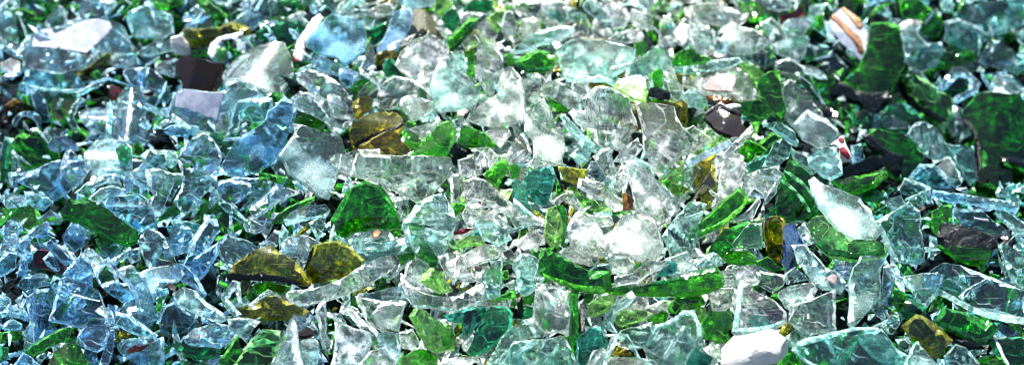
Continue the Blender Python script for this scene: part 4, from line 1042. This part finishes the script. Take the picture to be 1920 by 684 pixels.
HEROES = parse()
for idx, it in enumerate(HEROES):
    rnd = random.Random(idx * 7 + 3)
    pts = it['pts']; k = it['k']
    A = area(pts)
    cx = sum(p[0] for p in pts) / len(pts); cy = sum(p[1] for p in pts) / len(pts)
    # the shard's resting plane on the heap
    lift = 0.004 + it['z'] * LAYER + rnd.uniform(-.0015, .0015)
    Pc = hit(cx, cy, lift)
    v = -ray(cx, cy).normalized()
    up = Vector((0, 0, 1))
    size_px = math.sqrt(abs(A))
    spread = 0.38 if size_px < 60 else 0.22
    n = (v + up * rnd.uniform(0.0, 0.6) + Vector((rnd.gauss(0, spread), rnd.gauss(0, spread), rnd.gauss(0, spread * .6)))).normalized()
    if n.dot(v) < 0.8: n = (n + v * 0.6).normalized()
    if k != 'G' and 'glint' in it['label'].split(' beside ')[0].split(' on ')[0].split(' under ')[0].split(' left of ')[0].split(' right of ')[0]:
        n = (v + sd + Vector((rnd.gauss(0, .04), rnd.gauss(0, .04), 0))).normalized()      # this one mirrors the sun
    # plane axes: x along the picture's right, y up the slope
    ax = RIGHT - n * RIGHT.dot(n); ax.normalize()
    ay = n.cross(ax)
    M = Matrix(((ax.x, ay.x, n.x, Pc.x), (ax.y, ay.y, n.y, Pc.y), (ax.z, ay.z, n.z, Pc.z), (0, 0, 0, 1)))

    def to_plane(px, py):
        d = ray(px, py)
        t = (Pc - CAMPOS).dot(n) / d.dot(n)
        q = CAMPOS + d * t - Pc
        return (q.dot(ax), q.dot(ay))
    poly = [to_plane(*p) for p in pts]
    size = math.sqrt(abs(area(poly)))
    th = (it['t'] or {'k': 5, 'W': 2.5}.get(k, 4.0)) * 0.001
    ang = math.radians(it['ba']); ca, sa = math.cos(ang), math.sin(ang)
    ext = max(abs(-x * sa + y * ca) for x, y in poly) + 1e-6
    bend = it['b'] * 0.001
    wob = rnd.uniform(0, 50); wa = min(0.0016, size * 0.03)
    facet = rnd.uniform(-1, 1)
    rib = it['rib']
    chunk = (not rib and it['b'] == 0 and (it['f'] or 0.2) < 0.5 and rnd.random() < 0.75) or 'lump' in it['label'] or 'nugget' in it['label'] or 'chunk' in it['label']
    planes = []
    if chunk:
        for q_ in range(rnd.randint(3, 5)):
            th_ = rnd.uniform(0, 6.28); sl_ = rnd.uniform(0.05, 0.34)
            planes.append((sl_ * math.cos(th_), sl_ * math.sin(th_), rnd.uniform(0.0, 0.12) * size))

    round_ = k != 'W' and it['b'] >= 3 and any(q_ in it['label'].split(' on ')[0] for q_ in ('curved', 'rim', 'round', 'bowl', 'oval', 'lens', 'hoop', 'arch', 'dome', 'smile', 'lip', 'neck', 'crescent', 'strip', 'nub', 'kidney', 'sheet'))
    if round_: wa *= 0.35
    def shape(x, y, ca=ca, sa=sa, ext=ext, bend=bend, wob=wob, wa=wa, rib=rib, planes=planes):
        u = (-x * sa + y * ca)
        h = -bend * (u / ext) ** 2
        h += wa * noise.noise(Vector((x * 45 + wob, y * 45, wob)))
        if planes: h += min(a_ * x + b_ * y + c_ for a_, b_, c_ in planes)
        if rib: h += 0.0011 * math.sin(u / 0.0055 * math.pi)
        return h
    f = it['f'] if it['f'] is not None else {'c': .2, 'b': .2, 'q': .22, 'l': .2, 'W': .5}.get(k, .06)
    if k == 'B': f = 0.42 if 'reaching' in it['label'] else 0.6
    f *= 0.85 if f >= .35 else rnd.choice((0.05, 0.3, 0.6, 1.0)) if not 850 < cx < 1400 else rnd.choice((.1, .5, .9, 1.4))
    nm, cat = special(it)
    w = th * rnd.uniform(0.2, 0.42)
    if k == 'W': w = th * 0.3
    V, F, MI = shard_data(poly, th, w, 0.0042 if size > 0.02 else 0.003, shape, rnd, grid=13 if rib else 11 if planes else 9 if round_ else 7, round_=round_, jit=0.0002 if round_ else None)
    mats = [M_FACE, M_EDGE]
    lab = it['label']
    if k == 'W':
        m = M_FOIL if 'foil' in nm else M_STONE if 'stone' in nm else M_WHITE
        if 'frosted' in lab: m = M_WHITE
        if 'paper' in nm: m = M_PAPER
        if 'printed' in nm: m = M_PAINT
        mats = [m, m]
    elif k == 'k':
        m = M_BROWN if 'brown' in lab else M_SPECK if 'speckle' in lab else M_BLACK
        if 'brown' in lab and 'speckled' in lab: m = M_SPECK
        mats = [m, m]
    elif k == 'B2': mats = [M_COBALT, M_EDGE]
    elif k == 'R': mats = [M_RED, M_RED]
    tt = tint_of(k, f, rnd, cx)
    split = size_px > 62 and mats[0] is M_FACE
    if split:
        Fe = [f_ for f_, m_ in zip(F, MI) if m_ == 1]
        F = [f_ for f_, m_ in zip(F, MI) if m_ == 0]; MI = [0] * len(F)
    me = make_mesh(nm, V, F, MI, mats, tt, not planes)
    ob = bpy.data.objects.new(nm, me)
    ob.matrix_world = M
    COL.objects.link(ob)
    ob['label'] = lab; ob['category'] = cat
    if cat == 'glass shard' and k in GROUP: ob['group'] = GROUP[k]
    if split:
        m2 = make_mesh('broken_edge', V, Fe, [1] * len(Fe), mats, tt)
        po = bpy.data.objects.new('broken_edge', m2); COL.objects.link(po); po.parent = ob
    for pn, pp in it['parts']:
        q = [to_plane(*p) for p in pp]
        rn = random.Random(idx)
        pth = 0.0006 if not pn.startswith(('rim', 'edge')) else 0.0028
        up_ = 0.001 if not pn.startswith(('rim', 'edge')) else 0.0012
        V, F, MI = shard_data(q, pth + 0.0003, 0.0004, 0.003, lambda x, y: shape(x, y) + up_, rn, grid=8)
        pm = PARTMAT[pn]
        if pm is None:
            tt = {'edge_green': (.05, .36, .05, .05), 'edge_lime': (.28, .82, .10, .1), 'edge_dark': (.02, .26, .06, .05), 'rib': (.3, .72, .4, .15)}.get(pn, TINT['q'] + (.08,))
            me = make_mesh(PARTNAME[pn], V, F, MI, [M_EDGE, M_EDGE], tt)
        else:
            me = make_mesh(PARTNAME[pn], V, F, MI, [pm, pm], (1, 1, 1, 0))
        po = bpy.data.objects.new(PARTNAME[pn], me)
        COL.objects.link(po)
        po.parent = ob


# ------------------------------------------------------------------ crushed glass filling the heap
def pick_kind(px, py, r):
    u = r.random()
    if px < 620:
        tab = [('b', .34), ('c', .16), ('q', .10), ('g', .08), ('G', .20), ('m', .05), ('k', .07)]
        if py < 120: tab = [('c', .45), ('q', .15), ('g', .12), ('b', .15), ('G', .13)]
    elif px < 1420:
        tab = [('c', .62), ('q', .13), ('g', .08), ('l', .07), ('G', .04), ('y', .04), ('Q', .02)]
    else:
        tab = [('c', .08), ('q', .06), ('b', .12), ('Q', .10), ('e', .12), ('G', .28), ('g', .12), ('k', .12)]
        if py < 90: tab = [('c', .3), ('q', .3), ('b', .1), ('e', .15), ('g', .15)]
    s = 0
    for k, p in tab:
        s += p
        if u < s: return k
    return tab[0][0]


AV, AF, AM, AT = [], [], [], []


def add_piece(rnd, Pc, n, poly, th, k, f, px, bend=0.0, r0=0.01, w=None):
    ax = Vector((rnd.gauss(0, 1), rnd.gauss(0, 1), rnd.gauss(0, 1))).cross(n).normalized(); ay = n.cross(ax)
    pl = [(rnd.gauss(0, .2), rnd.gauss(0, .2), rnd.uniform(0, .15) * r0) for _ in range(3)]
    sh = lambda x, y: bend * (x / r0) ** 2 + min(a_ * x + b_ * y + c_ for a_, b_, c_ in pl)
    V, F, MI = shard_data(poly, th, th * .25 if w is None else w, 0.007, sh, rnd, grid=2.6, jit=0.0006)
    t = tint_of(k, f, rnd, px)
    base = len(AV)
    for x, y, z in V:
        q = Pc + ax * x + ay * y + n * z
        AV.append((q.x, q.y, q.z)); AT.append(t)
    AF.extend([[a + base for a in f_] for f_ in F]); AM.extend(MI)


def random_poly(rnd, r0, m, st):
    a0 = rnd.uniform(0, 6.28)
    return [(r0 * rr * math.cos(a), r0 * rr * st * math.sin(a)) for a, rr in
            ((a0 + (j + rnd.uniform(-.35, .35)) / m * 2 * math.pi, rnd.uniform(0.65, 1.25)) for j in range(m))]


DUST = {'c': .25, 'b': .2, 'q': .22, 'l': .15}
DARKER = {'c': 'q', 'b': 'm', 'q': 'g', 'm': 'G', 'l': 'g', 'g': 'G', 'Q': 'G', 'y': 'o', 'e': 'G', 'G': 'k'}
for i in range(9000):                       # the body of the heap
    rnd = random.Random(9000 + i)
    px, py = rnd.uniform(-560, 2480), rnd.uniform(-420, 1080)
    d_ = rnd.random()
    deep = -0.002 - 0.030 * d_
    if not (0 < px < 1920 and 0 < py < 684):
        deep = rnd.uniform(-0.014, 0.018)
        d_ *= 0.3
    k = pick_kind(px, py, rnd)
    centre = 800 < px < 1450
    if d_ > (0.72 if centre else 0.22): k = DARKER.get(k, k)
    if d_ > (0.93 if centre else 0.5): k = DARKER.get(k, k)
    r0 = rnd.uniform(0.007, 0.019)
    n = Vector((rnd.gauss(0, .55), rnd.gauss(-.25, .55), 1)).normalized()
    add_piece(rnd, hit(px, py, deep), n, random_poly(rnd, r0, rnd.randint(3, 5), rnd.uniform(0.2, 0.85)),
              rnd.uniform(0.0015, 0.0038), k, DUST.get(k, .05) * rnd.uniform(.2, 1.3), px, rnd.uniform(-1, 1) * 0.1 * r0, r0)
for i in range(3000):                       # slivers and splinters wedged near the surface
    rnd = random.Random(50000 + i)
    px, py = rnd.uniform(-60, 1980), rnd.uniform(-40, 720)
    k = pick_kind(px, py, rnd)
    if k in 'Ggek' and rnd.random() < 0.5: k = 'c' if px > 620 else 'b'
    long_ = rnd.random() < 0.4
    r0 = rnd.uniform(0.007, 0.019) if long_ else rnd.uniform(0.0025, 0.006)
    n = Vector((rnd.gauss(0, .8), rnd.gauss(-.3, .8), 1)).normalized()
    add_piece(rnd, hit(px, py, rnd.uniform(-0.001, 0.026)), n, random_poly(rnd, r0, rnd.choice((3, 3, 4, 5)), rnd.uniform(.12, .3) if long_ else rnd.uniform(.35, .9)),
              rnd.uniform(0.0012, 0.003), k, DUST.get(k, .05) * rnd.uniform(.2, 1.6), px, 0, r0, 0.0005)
me = make_mesh('crushed_glass', AV, AF, AM, [M_FACE, M_EDGE], AT, False)
ob = bpy.data.objects.new('crushed_glass', me); COL.objects.link(ob)
ob['kind'] = 'stuff'; ob['label'] = 'small mixed crumbs of clear, green and blue glass filling the gaps of the heap'
ob['category'] = 'crushed glass'

# ------------------------------------------------------------------ ground under the heap
def ground():
    nx, ny = 90, 70
    V, F = [], []
    for j in range(ny + 1):
        for i in range(nx + 1):
            x = -1.3 + 2.6 * i / nx; y = -0.9 + 2.4 * j / ny
            V.append((x, y, heap(x, y) - 0.045 + 0.004 * noise.noise(Vector((x * 30, y * 30, 0)))))
    for j in range(ny):
        for i in range(nx):
            a = j * (nx + 1) + i
            F.append((a, a + 1, a + nx + 2, a + nx + 1))
    me = bpy.data.meshes.new('ground'); me.from_pydata(V, [], F)
    me.polygons.foreach_set('use_smooth', [True] * len(F))
    me.materials.append(opaque_material('dark_grit', (0.004, 0.009, 0.007), 0.9, (0.001, 0.004, 0.005), 60, spec=0.05))
    o = bpy.data.objects.new('ground', me); COL.objects.link(o); o['kind'] = 'structure'


ground()

# ------------------------------------------------------------------ light
sl = bpy.data.lights.new('sun', 'SUN'); sl.energy = 5.0; sl.angle = math.radians(0.53); sl.color = (1, 0.965, 0.9)
so = bpy.data.objects.new('sun', sl); COL.objects.link(so)
so.rotation_euler = sd.to_track_quat('Z', 'Y').to_euler()
w = bpy.data.worlds.new('World'); SC.world = w; w.use_nodes = True
nt = w.node_tree
bg = nt.nodes['Background']
sky = nt.nodes.new('ShaderNodeTexSky'); sky.sky_type = 'NISHITA'; sky.sun_disc = False
sky.sun_elevation = SUN_EL; sky.sun_rotation = SUN_AZ
nt.links.new(sky.outputs[0], bg.inputs[0]); bg.inputs[1].default_value = 0.05

SC.view_settings.view_transform = 'Standard'; SC.view_settings.look = 'None'
SC.view_settings.exposure = 2.25; SC.view_settings.gamma = 1
SC.render.engine = 'CYCLES'
c = SC.cycles
c.use_denoising = True; c.filter_width = 1.0
c.max_bounces = 24; c.transmission_bounces = 16; c.transparent_max_bounces = 48
c.diffuse_bounces = 6; c.glossy_bounces = 6
c.sample_clamp_indirect = 20.0
c.caustics_refractive = True; c.caustics_reflective = True
c.blur_glossy = 0.3
